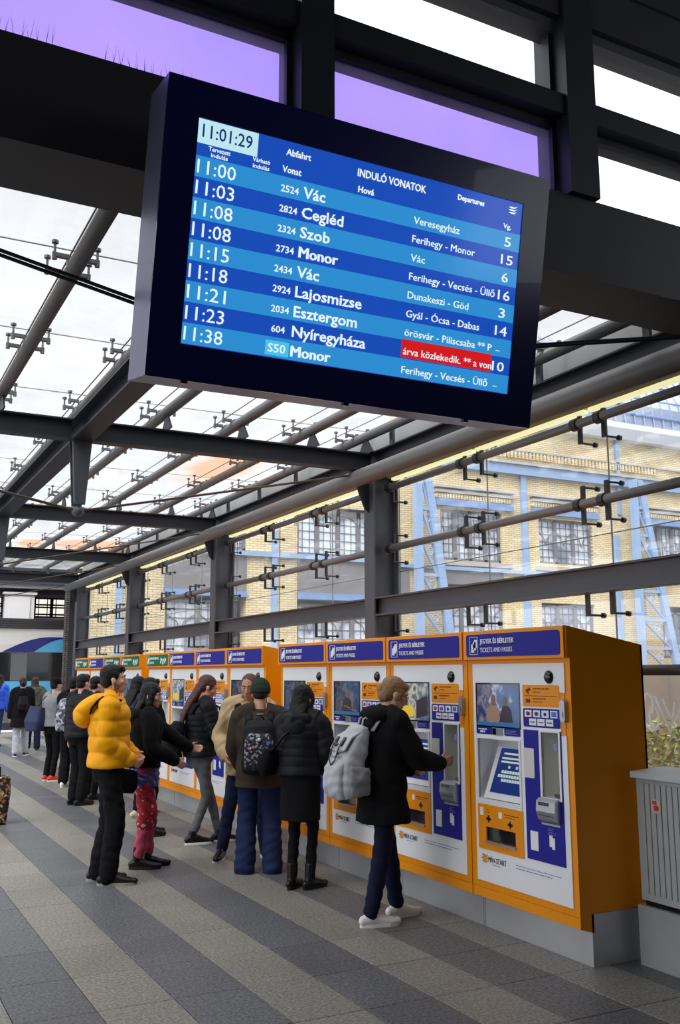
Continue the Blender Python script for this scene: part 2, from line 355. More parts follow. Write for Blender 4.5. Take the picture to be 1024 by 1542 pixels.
# ================================================================== FLOOR
floor = empty('floor', (0, 0, 0), kind='structure')
MB().box((-14, -8, -.12), (5.25, 30, -.018)).build('slab', M['grout'], floor)
MB().box((5.25, -8, -.12), (40, 60, -.1)).build('outer_ground', mat('asphalt_outside', (120, 120, 120), .9, 0, .2, 2), floor)
TX0, TW, TL = -.72, .4, .6
tile_m = {}
for k in (0, 1):
    b = MB(); g = .0022
    b.box((g, g, -.02), (TW - g, TL - g, -.003)); 
    b2 = MB(); e = .005
    b2.add([(g, g, -.02), (TW - g, g, -.02), (TW - g, TL - g, -.02), (g, TL - g, -.02), (g, g, -.002), (TW - g, g, -.002), (TW - g, TL - g, -.002), (g, TL - g, -.002),
            (e, e, 0), (TW - e, e, 0), (TW - e, TL - e, 0), (e, TL - e, 0)],
           [(0, 1, 5, 4), (1, 2, 6, 5), (2, 3, 7, 6), (3, 0, 4, 7), (4, 5, 9, 8), (5, 6, 10, 9), (6, 7, 11, 10), (7, 4, 8, 11), (8, 9, 10, 11)])
    tile_m[k] = b2.mesh('tile', M['light_granite' if k == 0 else 'dark_granite'])
def isdark(i):
    return 1 if (round((TX0 + i * TW - .08) / TW)) % 2 == 0 else 0
NY0 = 3.3
for i in range(14):
    for j in range(18):
        t = link('tile', tile_m[isdark(i)], floor); t.location = (TX0 + i * TW, NY0 + j * TL, random.uniform(-.0008, .0008))
far = {0: MB(), 1: MB()}
for i in range(-33, 15):
    for j in range(-12, 44):
        if 0 <= i < 14 and 0 <= j < 18: continue
        x = TX0 + i * TW; y = NY0 + j * TL
        if x > 4.9 or y > 28 or y < -6: continue
        d = ((round((x - .08) / TW)) % 2 == 0)
        far[1 if d else 0].box((x + .002, y + .002, -.02), (x + TW - .002, y + TL - .002, 0))
for k in (0, 1): tag(far[k].build('outer_tiles', M['light_granite' if k == 0 else 'dark_granite'], floor), kind='stuff')

# ================================================================== WALL RIGHT: glazed screen on steel columns
wall = empty('wall_right', (4.75, 3.85, 0), kind='structure')
wall.location = (0, 0, 0)
COLY = [3.85, 8.49, 13.16, 17.8, 22.3]
cm = MB()
cm.box((4.75, -.1, 0), (4.768, .1, 3.74)); cm.box((5.03, -.1, 0), (5.048, .1, 3.74)); cm.box((4.768, -.008, 0), (5.03, .008, 3.74))
cm.box((4.768, -.1, 3.70), (5.03, .1, 3.715)); cm.box((4.70, -.13, 0), (5.09, .13, .02))
cme = cm.mesh('column', M['steel'])
bm_ = MB().prism([(4.60, 3.60), (4.75, 3.60), (4.75, 3.30), (4.70, 3.34), (4.64, 3.48)], 'y', -.012, .012).mesh('bracket', M['steel_dark'])
for y in COLY:
    c = link('column', cme, wall, (0, y, 0)); link('bracket', bm_, c)
YS, YE = -.8, 22.4
def pipe(name, x, z, r, y0, y1, m='steel', parent=wall):
    b = MB().cyl((x, y0, z), (x, y1, z), r, 20)
    return b.build(name, M[m], parent, True)
M['steel_light'] = mat('light_grey_steel', (124, 122, 122), .42, .3, .1, 3)
pipe('top_pipe', 4.60, 3.64, .085, YS, 22.65, 'steel_light')
MB().ell((4.60, 22.65, 3.64), (.085, .04, .085)).build('pipe_cap', M['steel_light'], wall, True)
for a, b in zip([YS] + COLY, COLY + [None]):
    if b is None: break
    a2, b2 = a + .06, b - .06
    pipe('upper_rail', 4.93, 3.555, .034, a2, b2, 'steel_light'); pipe('middle_rail', 4.93, 2.925, .036, a2, b2, 'steel_light'); pipe('lower_rail', 4.90, 1.68, .036, a2, b2)
    g = MB(); g.box((4.756, a2 - .05, 2.405), (4.90, b2 + .05, 2.42)); g.box((4.756, a2 - .05, 2.235), (4.90, b2 + .05, 2.25)); g.box((4.823, a2 - .05, 2.25), (4.833, b2 + .05, 2.405))
    g.build('rail_beam', M['steel'], wall)
    lb = MB().box((4.925, a2 + .02, 3.655), (4.985, b2 - .02, 3.685)).build('strip_light', M['lamp_case'], wall)
    n = 3
    for q in range(n):
        u0 = a2 + .05 + (b2 - a2 - .1) * q / n; u1 = a2 + .05 + (b2 - a2 - .1) * (q + 1) / n - .05
        MB().box((4.93, u0, 3.628), (4.98, u1, 3.655)).build('light_tube', M['lamp'], lb)
# glass panes and point fittings
p_me = {}
GX = 5.12
joints = [8.49 - 1.55 * k for k in range(-9, 7)]
zrows = [(.35, 1.70), (1.712, 2.70), (2.712, 3.80)]
for a in joints:
    if a - 1.55 < YS - 1 or a > 22.6: continue
    for (z0, z1) in zrows:
        key = round(z1 - z0, 3)
        if key not in p_me:
            h = z1 - z0
            p_me[key] = MB().add([(0, -1.544, 0), (0, -.006, 0), (0, -.006, h), (0, -1.544, h)], [(0, 1, 2, 3)]).mesh('glass_pane', M['glass_wall'])
        link('glass_pane', p_me[key], wall, (GX, a, z0))
js = MB()
for a in joints:
    if YS - 1 < a < 22.6: js.box((GX - .004, a - .005, .35), (GX + .004, a + .005, 3.8))
for z in (1.706, 2.706): js.box((GX - .004, YS, z - .004), (GX + .004, 22.3, z + .004))
js.build('pane_joints', mat('pane_edge_silicone', (150, 156, 150), .5), wall)
fb = MB()
fb.box((-.022, -.018, -.15), (.0, .018, .15)); 
fb.cyl((-.05, -.03, 0), (-.05, .03, 0), .05, 14)
for z in (-.14, .14):
    fb.cyl((-.01, 0, z), (.13, 0, z), .009, 8); fb.cyl((.125, 0, z), (.15, 0, z), .021, 10)
fme = fb.mesh('spider_fitting', M['fitting'])
fl = MB(); fl.box((-.022, -.018, -.14), (.0, .018, .06)); fl.cyl((-.01, 0, -.13), (.13, 0, -.13), .009, 8); fl.cyl((.125, 0, -.13), (.15, 0, -.13), .021, 10)
flm = fl.mesh('spider_fitting', M['fitting'])
for a in joints:
    if not (YS < a < 22.4): continue
    for dy in (-.13, .13):
        y = a + dy
        if any(abs(y - c) < .09 for c in COLY): continue
        link('spider_fitting', fme, wall, (4.98, y, 3.555)); link('spider_fitting', fme, wall, (4.98, y, 2.925)); link('spider_fitting', flm, wall, (4.98, y, 2.22))
# spray painted scrawl on the lowest pane beside the cabinet
gr = MB()
def scrawl(pts, r=.011):
    gr.loft([(GX - .012, y, z) for y, z in pts], [(r, .003)] * len(pts), 6, up=(1, 0, 0))
scrawl([(5.14, 1.50), (5.11, 1.515), (5.07, 1.49), (5.06, 1.44), (5.07, 1.38)])
scrawl([(5.13, 1.50), (5.16, 1.44), (5.16, 1.36), (5.13, 1.29), (5.08, 1.26), (5.03, 1.29), (5.01, 1.35), (5.03, 1.41), (5.07, 1.43), (5.10, 1.38), (5.10, 1.32), (5.06, 1.28)])
scrawl([(5.04, 1.50), (5.00, 1.42), (4.95, 1.33), (4.91, 1.25), (4.89, 1.34), (4.86, 1.46)])
scrawl([(4.97, 1.48), (4.93, 1.40), (4.88, 1.33), (4.83, 1.38), (4.80, 1.46)])
scrawl([(4.78, 1.50), (4.74, 1.36), (4.72, 1.24)])
gr.build('graffiti', M['paint_white'], wall)

# ================================================================== CANOPY (ceiling)
ceil = empty('ceiling', (0, 0, 0), kind='structure')
def ibeam_x(y, x0, x1, z0, z1, w=.13, t=.014, name='cross_beam'):
    b = MB(); b.box((x0, y - w / 2, z1 - t), (x1, y + w / 2, z1)); b.box((x0, y - w / 2, z0), (x1, y + w / 2, z0 + t)); b.box((x0, y - .006, z0 + t), (x1, y + .006, z1 - t))
    return b.build(name, M['steel_dark'], ceil)
def ibeam_y(x, y0, y1, z0, z1, w=.18, t=.014, name='main_beam', m='steel_dark'):
    b = MB(); b.box((x - w / 2, y0, z1 - t), (x + w / 2, y1, z1)); b.box((x - w / 2, y0, z0), (x + w / 2, y1, z0 + t)); b.box((x - .006, y0, z0 + t), (x + .006, y1, z1 - t))
    return b.build(name, M[m], ceil)
for y in COLY[1:]:
    ibeam_x(y, -4.0, 1.70, 3.73, 3.915); ibeam_x(y, 1.88, 4.78, 3.73, 3.915)
ibeam_y(1.79, 4.05, 22.5, 3.72, 3.92); ibeam_y(-1.07, 4.05, 22.5, 3.72, 3.92)
ibeam_y(4.82, 4.05, 22.5, 3.74, 3.93, .13, .014, 'edge_beam')
# tapered posts with tie rods under every cross beam
for y in COLY:
    for cx in (1.79, -1.07):
        p = MB(); zt = 3.72
        p.loft([(cx, y, zt), (cx, y, 3.16)], [(.08, .075), (.042, .042)], 16, up=(0, 1, 0)); 
        for s in (-1, 1): p.prism([(cx - .085, zt), (cx + .085, zt), (cx + .045, 3.14), (cx - .045, 3.14)], 'y', y + s * .07 - .006, y + s * .07 + .006)
        po = p.build('strut_post', M['steel'], ceil)
        MB().ell((cx, y, 3.09), (.055, .075, .05)).build('strut_ball', M['steel'], po, True)
    r = MB()
    for s in (-.022, .022):
        r.cyl((1.79, y + s, 3.09), (4.66, y + s, 3.70), .0085, 8); r.cyl((1.79, y + s, 3.09), (.36, y + s, 3.36), .0085, 8); r.cyl((.36, y + s, 3.36), (-1.07, y + s, 3.09), .0085, 8)
    for s in (-.022, .022): r.cyl((.36, y + s, 3.36), (-1.0, y + s, 3.70), .0085, 8)
    r.build('tie_rods', M['rod' if y > 4 else 'steel_dark'], ceil)
TUBX = [-2.8, -2.0, -1.23, -.45, .33, 1.10, 1.84, 2.58, 3.34, 4.10, 4.72]
RZ = 4.10; GZ = 4.25
for x in TUBX:
    t = MB().cyl((x, 4.05, RZ), (x, 22.8, RZ), .05, 14).build('roof_tube', M['steel_light'], ceil, True)
    for y in COLY[1:]:
        MB().prism([(y - .16, 3.915), (y + .16, 3.915), (y + .03, RZ - .03), (y - .03, RZ - .03)], 'x', x - .007, x + .007).build('saddle_plate', M['steel_dark'], t)
rj = [5.70 + 1.55 * k for k in range(-1, 12)]
sp = MB()
for s in (-1, 1):
    sp.box((s * .045, -.016, -.008), (s * .135, .016, .016)) if s > 0 else sp.box((-.135, -.016, -.008), (-.045, .016, .016))
    sp.cyl((s * .128, 0, -.02), (s * .128, 0, .085), .008, 8); sp.cyl((s * .128, 0, .078), (s * .128, 0, .095), .021, 10); sp.cyl((s * .128, 0, -.025), (s * .128, 0, .02), .016, 8)
sp.cyl((0, -.018, -.035), (0, .018, -.035), .056, 14)
spm = sp.mesh('roof_fitting', M['fitting_light'])
cnt = 0
for y in rj:
    for x in TUBX[3:]:
        for dy in (-.12, .12):
            if 4.2 < y + dy < 22.5:
                link('roof_fitting', spm, ceil, (x, y + dy, RZ + .045)); cnt += 1
pane_me = {}
for i in range(len(TUBX) - 1):
    x0, x1 = TUBX[i], TUBX[i + 1] + (.2 if i == len(TUBX) - 2 else 0)
    for k, y in enumerate(rj):
        y0, y1 = y + .004, y + 1.546
        if y0 < 4.0: y0 = 4.06
        b = MB().add([(x0 + .004, y0, GZ), (x1 - .004, y0, GZ), (x1 - .004, y1, GZ), (x0 + .004, y1, GZ)], [(0, 1, 2, 3)])
        b.build('glass_pane', M['glass_roof'], ceil)
jj = MB()
for y in rj[1:]: jj.box((TUBX[0], y - .004, GZ - .003), (4.92, y + .004, GZ + .004))
for x in TUBX: jj.box((x - .005, 4.06, GZ - .003), (x + .005, 23.5, GZ + .004))
jj.build('pane_joints', mat('aged_joint_sealant', (150, 134, 112), .7, 0, .3, 3), ceil)
fa = MB().box((4.93, 4.05, 3.9), (4.95, 22.6, 4.24)).build('fascia_panel', M['cabinet'], ceil)
for k in range(14): MB().box((4.80, 4.6 + 1.16 * k, 3.93), (4.83, 4.66 + 1.16 * k, 4.10)).build('fascia_post', M['steel'], ceil)

# ================================================================== CLERESTORY WALL on the deep beam in front of the canopy
wf = empty('wall_front', (0, 0, 0), kind='structure')
MB().box((-6, 3.64, 3.725), (5.2, 4.05, 4.18)).build('box_beam', M['beam_dark'], wf)
MB().box((5.2, 3.64, 3.725), (9, 4.05, 4.18)).build('box_beam', M['beam_dark'], wf)
mx_ = [(-4.6, -4.4), (-3.03, -2.83), (-1.46, -1.27), (.10, .28), (1.68, 1.85), (3.26, 3.46), (4.86, 5.06), (6.45, 6.65)]
for a, b in mx_:
    m_ = MB(); m_.box((a, 3.60, 4.18), (b, 3.86, 6.0)); m_.box((a - .03, 3.70, 4.18), (b + .03, 3.76, 5.3)); m_.build('mullion', M['steel_dark'], wf)
for (a0, a), (b, b0) in zip(mx_[:-1], mx_[1:]):
    t_ = MB(); t_.box((a, 3.62, 4.63), (b, 3.86, 4.75)); t_.box((a, 3.70, 4.59), (b, 3.76, 4.63)); t_.build('transom', M['steel_dark'], wf)
    MB().box((a, 3.70, 4.75), (b, 3.76, 4.775)).build('sash', M['steel'], wf)
    h_ = MB(); h_.box((a, 3.62, 5.22), (b, 3.86, 5.5)); h_.build('header_beam', M['beam_dark'], wf)
    MB().box((a, 3.66, 5.16), (b, 3.80, 5.22)).build('sash', M['steel'], wf)
    pur = a < 3.0 and a > -3
    MB().add([(a, 3.73, 4.18), (b, 3.73, 4.18), (b, 3.73, 4.6), (a, 3.73, 4.6)], [(0, 1, 2, 3)]).build('glass_pane', M['glass_purple' if pur else 'glass_clear'], wf)
    MB().add([(a, 3.73, 4.77), (b, 3.73, 4.77), (b, 3.73, 5.18), (a, 3.73, 5.18)], [(0, 1, 2, 3)]).build('glass_pane', M['glass_clear'], wf)
MB().box((-6, 3.60, 5.5), (9, 3.9, 6.3)).build('upper_beam', M['beam_dark'], wf)
bs = MB(); rr = random.Random(3)
for x0, x1, hh in ((.35, .62, .11), (.80, 1.22, .10), (1.26, 1.40, .05), (1.86, 3.24, .075)):
    x = x0
    while x < x1:
        for q in range(2):
            dx = rr.uniform(-.02, .02); dz = rr.uniform(.6, 1.15) * hh; yy = 3.655 + rr.uniform(0, .02)
            bs.add([(x, yy, 4.18), (x + .0022, yy, 4.18), (x + dx, yy, 4.18 + dz)], [(0, 1, 2)]); bs.add([(x, yy, 4.18), (x, yy + .0022, 4.18), (x + dx, yy, 4.18 + dz)], [(0, 1, 2)])
        x += rr.uniform(.022, .04)
tag(bs.build('bird_spikes', M['steel_dark'], wf), kind='stuff')
# hall roof, sized for its shade, with unseen walls added to block light
hc = MB().box((-10, -8, 6.3), (9, 3.9, 6.6)).build('ceiling_hall', M['beam_dark']); tag(hc, kind='structure')
tag(MB().box((5.25, -8, 0), (5.5, 4.72, 3.7)).build('unseen_shade_wall', MATS['dark_brown_beam_paint']), kind='structure')  # unseen dark slab added to keep outside light off the machine's side
wb = MB().box((-14, -8.4, -.1), (9, -8, 6.6)).build('wall_back', mat('dark_back_wall', (58, 54, 52), .9)); tag(wb, kind='structure')  # unseen dark wall added so little light comes from behind the camera

# ================================================================== DEPARTURE BOARD
board = empty('departure_board', (1.85, 3.3, 3.3406))
tag(board, 'large blue electronic departure board hanging from the dark beam above the machines', 'sign')
RB = Matrix(((0.9999, 0.0099, -0.0031), (-0.0103, 0.9817, -0.1903), (0.0012, 0.1903, 0.9817)))
board.matrix_world = Matrix.Translation((1.85, 3.3, 3.3406)) @ RB.to_4x4()
BW, BH = .905, .575
M['bezel'] = mat('dark_blue_bezel', (18, 19, 84), .25, 0, .05, 2, coat=.3)
M['board_case'] = mat('dark_navy_metal_case', (120, 118, 146), .38, .7, .12, 2)
c = MB().box((-BW, .012, -BH), (BW, .26, BH)).build('casing', M['board_case'], board)
b = MB(); b.box((-BW, 0, -BH), (BW, .014, -.436)); b.box((-BW, 0, .436), (BW, .014, BH)); b.box((-BW, 0, -.436), (-.776, .014, .436)); b.box((.768, 0, -.436), (BW, .014, .436)); b.build('bezel', M['bezel'], board)
for x in (-.75, -.05, .55): MB().box((x - .012, -.004, -BH - .012), (x + .012, .02, -BH)).build('latch', M['black'], board)
for x in (-.6, .6): MB().box((x - .04, .26, .1), (x + .04, .40, .5)).build('hanger', M['steel_dark'], board)
def emis(name, rgb, k=1.0):
    m = bpy.data.materials.new(name); m.use_nodes = True; n = m.node_tree.nodes; p = n['Principled BSDF']
    p.inputs['Base Color'].default_value = (.01, .01, .02, 1); p.inputs['Roughness'].default_value = .12
    p.inputs['Emission Color'].default_value = s2l(rgb) + (1,); p.inputs['Emission Strength'].default_value = k * .8
    MATS[name] = m; return m
S_L = emis('screen_light_blue', (44, 138, 204)); S_D = emis('screen_royal_blue', (24, 74, 178)); S_W = emis('screen_white', (222, 240, 246)); S_R = emis('screen_red', (206, 26, 30))
S_T = emis('screen_pale_cyan', (186, 226, 236)); S_N = emis('screen_navy_text', (20, 50, 110)); S_B = emis('screen_badge_blue', (70, 190, 232)); 
scr = MB().box((-.776, .006, -.436), (.768, .013, .436)).build('screen', S_D, board)
yT = .003
rows = []
z_top = .293; rh = (.293 + .432) / 9
for i in range(9):
    if i % 2 == 0:
        MB().box((-.774, .0045, z_top - (i + 1) * rh), (.766, .006, z_top - i * rh)).build('screen_row', S_L, scr)
MB().box((-.774, .003, .327 + .015), (-.528, .006, .434)).build('clock_field', S_T, scr)
MB().box((.196, .003, -.346), (.664, .006, -.268)).build('notice_field', S_R, scr)
MB().box((-.428, .003, -.424), (-.326, .006, -.366)).build('badge', S_B, scr)
def put(body, x, z, wd, h, m=None, bold=0.0, nm='lettering'):
    o = link(nm, text_mesh(body, h, wd, bold, nm, m or S_W), scr, (x, yT - .001, z)); return o
put('11:01:29', -.757, .366, .205, .05, S_N, .006)
put('Tervezett', -.727, .319, .088, .017, None, .006); put('indulás', -.716, .297, .068, .016, None, .006)
put('Várható', -.545, .323, .073, .016, None, .006); put('indulás', -.543, .298, .070, .016, None, .006)
put('Abfahrt', -.406, .380, .109, .026, None, .012); put('Vonat', -.417, .310, .083, .026, None, .012)
put('INDULÓ VONATOK', -.081, .370, .333, .031, None, .015); put('Hová', -.073, .305, .075, .025, None, .02)
put('Departures', .416, .380, .140, .023, None, .02); put('Vg.', .668, .306, .042, .022, None, .01)
lg = MB()
for dz in (-.012, 0, .012): lg.prism([(.69, .394 + dz), (.705, .398 + dz), (.72, .396 + dz), (.737, .403 + dz), (.722, .391 + dz), (.705, .391 + dz)], 'y', .001, .004)
lg.build('emblem', S_W, scr)
ROWS = [('11:00', '2524', 'Vác', .099, 'Veresegyház', .235, '5', .034), ('11:03', '2824', 'Cegléd', .189, 'Ferihegy - Monor', .323, '15', .068),
        ('11:08', '2324', 'Szob', .134, 'Vác', .071, '6', .034), ('11:08', '2734', 'Monor', .175, 'Ferihegy - Vecsés - Üllő', .447, '16', .069),
        ('11:15', '2434', 'Vác', .099, 'Dunakeszi - Göd', .313, '3', .034), ('11:18', '2924', 'Lajosmizse', .305, 'Gyál - Ócsa - Dabas', .379, '14', .070),
        ('11:21', '2034', 'Esztergom', .29, 'örösvár - Piliscsaba ** P', .455, '–', .022), ('11:23', '604', 'Nyíregyháza', .338, 'árva közlekedik. ** a von', .461, '10', .068),
        ('11:38', 'S50', 'Monor', .177, 'Ferihegy - Vecsés - Üllő', .447, '–', .022)]
for i, (t, nr, nm, wn, via, wv, pl, wp) in enumerate(ROWS):
    zb = z_top - (i + 1) * rh + .016
    put(t, -.767, zb - .002, .157, .053)
    put(nr, -.417 + (.008 if nr == '604' else 0), zb + .004, .078 if nr not in ('604', 'S50') else (.059 if nr == '604' else .076), .027 if nr != 'S50' else .034, None, .008)
    if nm == 'Monor':
        for dx in (0, .002, .004): put(nm, -.318 + dx, zb - .002, wn, .044)
    else: put(nm, -.318, zb - .002, wn, .044, None, .015)
    put(via, .204, zb + .002, wv, .031, None, .0)
    put(pl, .682 if len(pl) == 1 else .670, zb - .002, wp if len(pl) == 1 else .064, .043 if pl != '–' else .03)

# ================================================================== TICKET MACHINES
def plate(b, U, Z, holes, x0, x1, mi=0):
    us = sorted(set(list(U) + [h[0] for h in holes] + [h[2] for h in holes])); zs = sorted(set(list(Z) + [h[1] for h in holes] + [h[3] for h in holes]))
    us = [u for u in us if U[0] - 1e-6 <= u <= U[1] + 1e-6]; zs = [z for z in zs if Z[0] - 1e-6 <= z <= Z[1] + 1e-6]
    for u0, u1 in zip(us, us[1:]):
        for z0, z1 in zip(zs, zs[1:]):
            cu, cz = (u0 + u1) / 2, (z0 + z1) / 2
            if any(h[0] < cu < h[2] and h[1] < cz < h[3] for h in holes): continue
            b.box((x0, u0, z0), (x1, u1, z1), mi)
def sheet(pts, x0, x1): return MB().prism(pts, 'x', x0, x1)
def lines(b, u0, z0, u1, n, dz, h, x0, x1, rnd):
    """rows of small print, as the photograph shows it: too small to read"""
    for i in range(n):
        u = u1 - rnd.uniform(0, .01); z = z0 - i * dz
        end = u0 + rnd.uniform(0, (u1 - u0) * .35)
        while u > end:
            l_ = rnd.uniform(.012, .035); b.box((x0, max(end, u - l_), z), (x1, u, z + h)); u -= l_ + .006
TXm = {}
def tx_(key, body, h, wd, bold, m):
    if key not in TXm: TXm[key] = text_mesh(body, h, wd, bold, 'lettering', m)
    return TXm[key]
SC_AD = {}
def machine(color, style):
    W = 1.052; r = random.Random(5)
    film = M[color]
    t = empty('ticket_machine')
    b = MB()
    side = [(0, 1.752), (0, .213), (.10, .185), (.10, .29), (.585, .29), (.585, 1.835), (-.02, 1.94), (-.02, 1.752)]
    b.prism(side, 'y', 0, .012); b.prism(side, 'y', W - .012, W)
    b.add([(0, 0, .213), (.1, 0, .185), (.1, W, .185), (0, W, .213)], [(0, 1, 2, 3)]); b.box((.57, 0, .29), (.585, W, 1.83))
    b.box((.1, .01, .285), (.585, W - .01, .30))
    plate(b, (.003, W - .003), (.213, .272), [], 0.001, .02); plate(b, (.003, W - .003), (.278, 1.752), [(.055, .32, .985, 1.72)], 0.001, .02)
    b.box((.008, .004, .268), (.03, W - .004, .28))
    b.box((.20, .02, .32), (.22, W - .02, 1.72))
    b.build('casing', M['orange'], t)
    h = MB(); h.prism([(-.038, 1.752), (.01, 1.752), (.585, 1.80), (.585, 1.836), (-.02, 1.946), (-.038, 1.942)], 'y', .006, W - .006)
    hd = h.build('header', M['orange'], t)
    s = sheet(rrect(.036, 1.770, W - .044, 1.920, .02), -.042, -.036).build('header_sign', film, hd)
    def onface(mesh, u, z, par, x=-.045):
        o = link('lettering', mesh, par, (x, u, z)); o.rotation_euler = (0, 0, -math.pi / 2); return o
    if color == 'blue':
        onface(tx_('j', 'JEGYEK ÉS BÉRLETEK', .030, .37, .02, M['white_print']), .842, 1.858, s)
        onface(tx_('t', 'TICKETS AND PASSES', .030, .35, .004, M['white_print']), .842, 1.800, s)
    else:
        onface(tx_('j2', 'JEGYEK ÉS BÉRLETEK', .030, .42, .02, M['white_print']), .842, 1.858, s)
        onface(tx_('t2', 'TICKETS', .030, .20, .004, M['white_print']), .842, 1.800, s)
        ic = MB()
        for u, z, l_ in ((.32, 1.84, .08), (.23, 1.83, .09), (.14, 1.84, .08)):
            ic.prism([(u, z - l_ / 2), (u + .035, z - l_ / 2 + .01), (u + .012, z + l_ / 2), (u - .022, z + l_ / 2 - .02)], 'x', -.045, -.040); ic.cyl((-.045, u - .025, z + .01), (-.040, u - .025, z + .01), .014, 8)
        ic.build('picture_sign', M['white_print'], s)
    ic = MB()
    for a0, a1, c0, c1 in ((.870, .874, 1.785, 1.905), (.960, .964, 1.785, 1.905)): ic.box((-.045, a0, c0), (-.041, a1, c1))
    for c0 in (1.785, 1.902): ic.box((-.045, .870, c0), (-.041, .964, c0 + .003))
    for u, z in ((.925, 1.80), (.905, 1.815), (.89, 1.83)): ic.box((-.046, u - .016, z), (-.041, u + .018, z + .055))
    ic.build('ticket_icon', M['white_print'], s)
    # door with its cut-outs
    RA = (.505, .845, .945, 1.232); RBt = (.118, .92, .278, 1.304); RT = (.563, .578, .875, .668); NT = (0, 1.29, .095, 1.545)
    if color == 'green': RBt = (.118, .80, .278, 1.304)
    d = MB(); plate(d, (.048, .99), (.318, 1.722), [RA, RBt, RT, NT], -.006, .004)
    door = d.build('door', M['white_panel'], t)
    n_ = MB(); plate(n_, (.055, .095), (1.29, 1.545), [], -.003, .01); n_.build('lock_plate', M['orange'], t)
    k = MB(); k.prism(rrect(.030, 1.372, .075, 1.503, .02), 'x', -.03, .005); k.box((-.034, .045, 1.40), (-.028, .06, 1.43)); k.build('lock_handle', M['alu'], t)
    cam_ = MB(); cam_.ell((-.008, .187, 1.637), (.026, .037, .037), n=16, k=10); cam_.cyl((-.012, .187, 1.637), (-.004, .187, 1.637), .040, 20); cam_.build('camera_dome', M['black'], t, True)
    # advertising screen
    e = MB(); plate(e, (.478, .955), (1.308, 1.598), [(.488, 1.318, .945, 1.588)], -.010, 0); fr_ = e.build('ad_screen', M['black'], t)
    MB().box((-.008, .488, 1.318), (-.004, .945, 1.588)).build('screen_picture', AD[style], fr_)
    pic = MB()
    if style == 0:
        pic.prism([(.83, 1.345), (.69, 1.345), (.70, 1.43), (.73, 1.455), (.79, 1.455), (.82, 1.43)], 'x', -.0095, -.008); pic.prism(rrect(.735, 1.45, .785, 1.52, .022), 'x', -.0095, -.008, 1)
        pic.prism([(.70, 1.345), (.56, 1.345), (.57, 1.42), (.60, 1.45), (.66, 1.45)], 'x', -.0095, -.008, 2); pic.prism(rrect(.61, 1.445, .655, 1.51, .02), 'x', -.0095, -.008, 1)
        pic.box((-.0095, .488, 1.318), (-.008, .945, 1.342), 3)
    elif style == 1:
        pic.prism(rrect(.70, 1.34, .93, 1.42, .02), 'x', -.0095, -.008, 4); pic.prism([(.66, 1.33), (.50, 1.36), (.51, 1.50), (.66, 1.46)], 'x', -.0095, -.008, 2)
    else:
        pic.prism([(.80, 1.345), (.62, 1.345), (.64, 1.43), (.68, 1.46), (.74, 1.46), (.78, 1.43)], 'x', -.0095, -.008, 2); pic.prism(rrect(.68, 1.46, .735, 1.535, .024), 'x', -.0095, -.008, 1)
        for q in range(4): pic.box((-.0098, .55 + .05 * q, 1.35 + .012 * q), (-.008, .57 + .05 * q + .04, 1.356 + .012 * q), 0)
        pic.box((-.0095, .488, 1.318), (-.008, .945, 1.345), 3)
    pic.build('picture_figures', ADC, fr_)
    # notice
    q = sheet(rrect(.098, 1.455, .448, 1.588, .012), -.009, -.005).build('notice_label', M['orange'], t)
    ln = MB(); ln.box((-.0105, .12, 1.520), (-.009, .43, 1.5225)); lines(ln, .13, 1.562, .345, 1, 0, .007, -.0105, -.009, r); lines(ln, .24, 1.543, .345, 1, 0, .004, -.0105, -.009, r); lines(ln, .20, 1.500, .345, 1, 0, .007, -.0105, -.009, r); lines(ln, .22, 1.483, .345, 1, 0, .004, -.0105, -.009, r)
    ln.prism([(.415, 1.555), (.375, 1.572), (.365, 1.558), (.405, 1.541)], 'x', -.0105, -.009); ln.box((-.0105, .385, 1.532), (-.009, .395, 1.546))
    for u in (.41, .395, .38): ln.prism(rrect(u - .006, 1.478, u + .006, 1.502, .004), 'x', -.0105, -.009)
    ln.build('small_print', M['brown_print'], q)
    # payment card stickers
    q = sheet(rrect(.098, 1.330, .448, 1.444, .012), -.009, -.005).build('card_label', M['blue'], t)
    cs = MB()
    for i in range(4): cs.box((-.0105, .118 + .082 * i, 1.391), (-.009, .184 + .082 * i, 1.434))
    for i in range(3): cs.box((-.0105, .160 + .080 * i, 1.341), (-.009, .228 + .080 * i, 1.382))
    cs.build('stickers', M['white_print'], q)
    cs = MB(); cs.cyl((-.012, .402, 1.412), (-.0104, .402, 1.412), .014, 12, 0); cs.cyl((-.012, .388, 1.412), (-.0104, .388, 1.412), .012, 12, 0); cs.cyl((-.012, .322, 1.412), (-.0104, .322, 1.412), .013, 12, 0); cs.cyl((-.012, .308, 1.412), (-.0104, .308, 1.412), .013, 12, 1)
    cs.box((-.012, .222, 1.402), (-.0104, .245, 1.42), 2); cs.box((-.012, .128, 1.398), (-.0104, .172, 1.428), 1)
    for i in range(3): cs.box((-.012, .172 + .080 * i, 1.358), (-.0104, .216 + .080 * i, 1.364), 2)
    cs.build('card_emblems', [M['red'], mat('sticker_blue', (60, 130, 210), .5), M['dark_print']], q)
    # info stickers under the screen
    q = sheet(rrect(.782, 1.262, .957, 1.308, .008), -.009, -.005).build('info_label', M['blue'], t); ln = MB(); lines(ln, .81, 1.290, .935, 1, 0, .008, -.0105, -.009, r); lines(ln, .83, 1.272, .915, 1, 0, .012, -.0105, -.009, r); ln.build('small_print', M['white_print'], q)
    q = sheet(rrect(.485, 1.262, .650, 1.308, .008), -.009, -.005).build('info_label', M['blue'], t); ln = MB(); lines(ln, .50, 1.292, .64, 3, .009, .004, -.0105, -.009, r); ln.build('small_print', mat('dim_label_print', (140, 140, 200), .6), q)
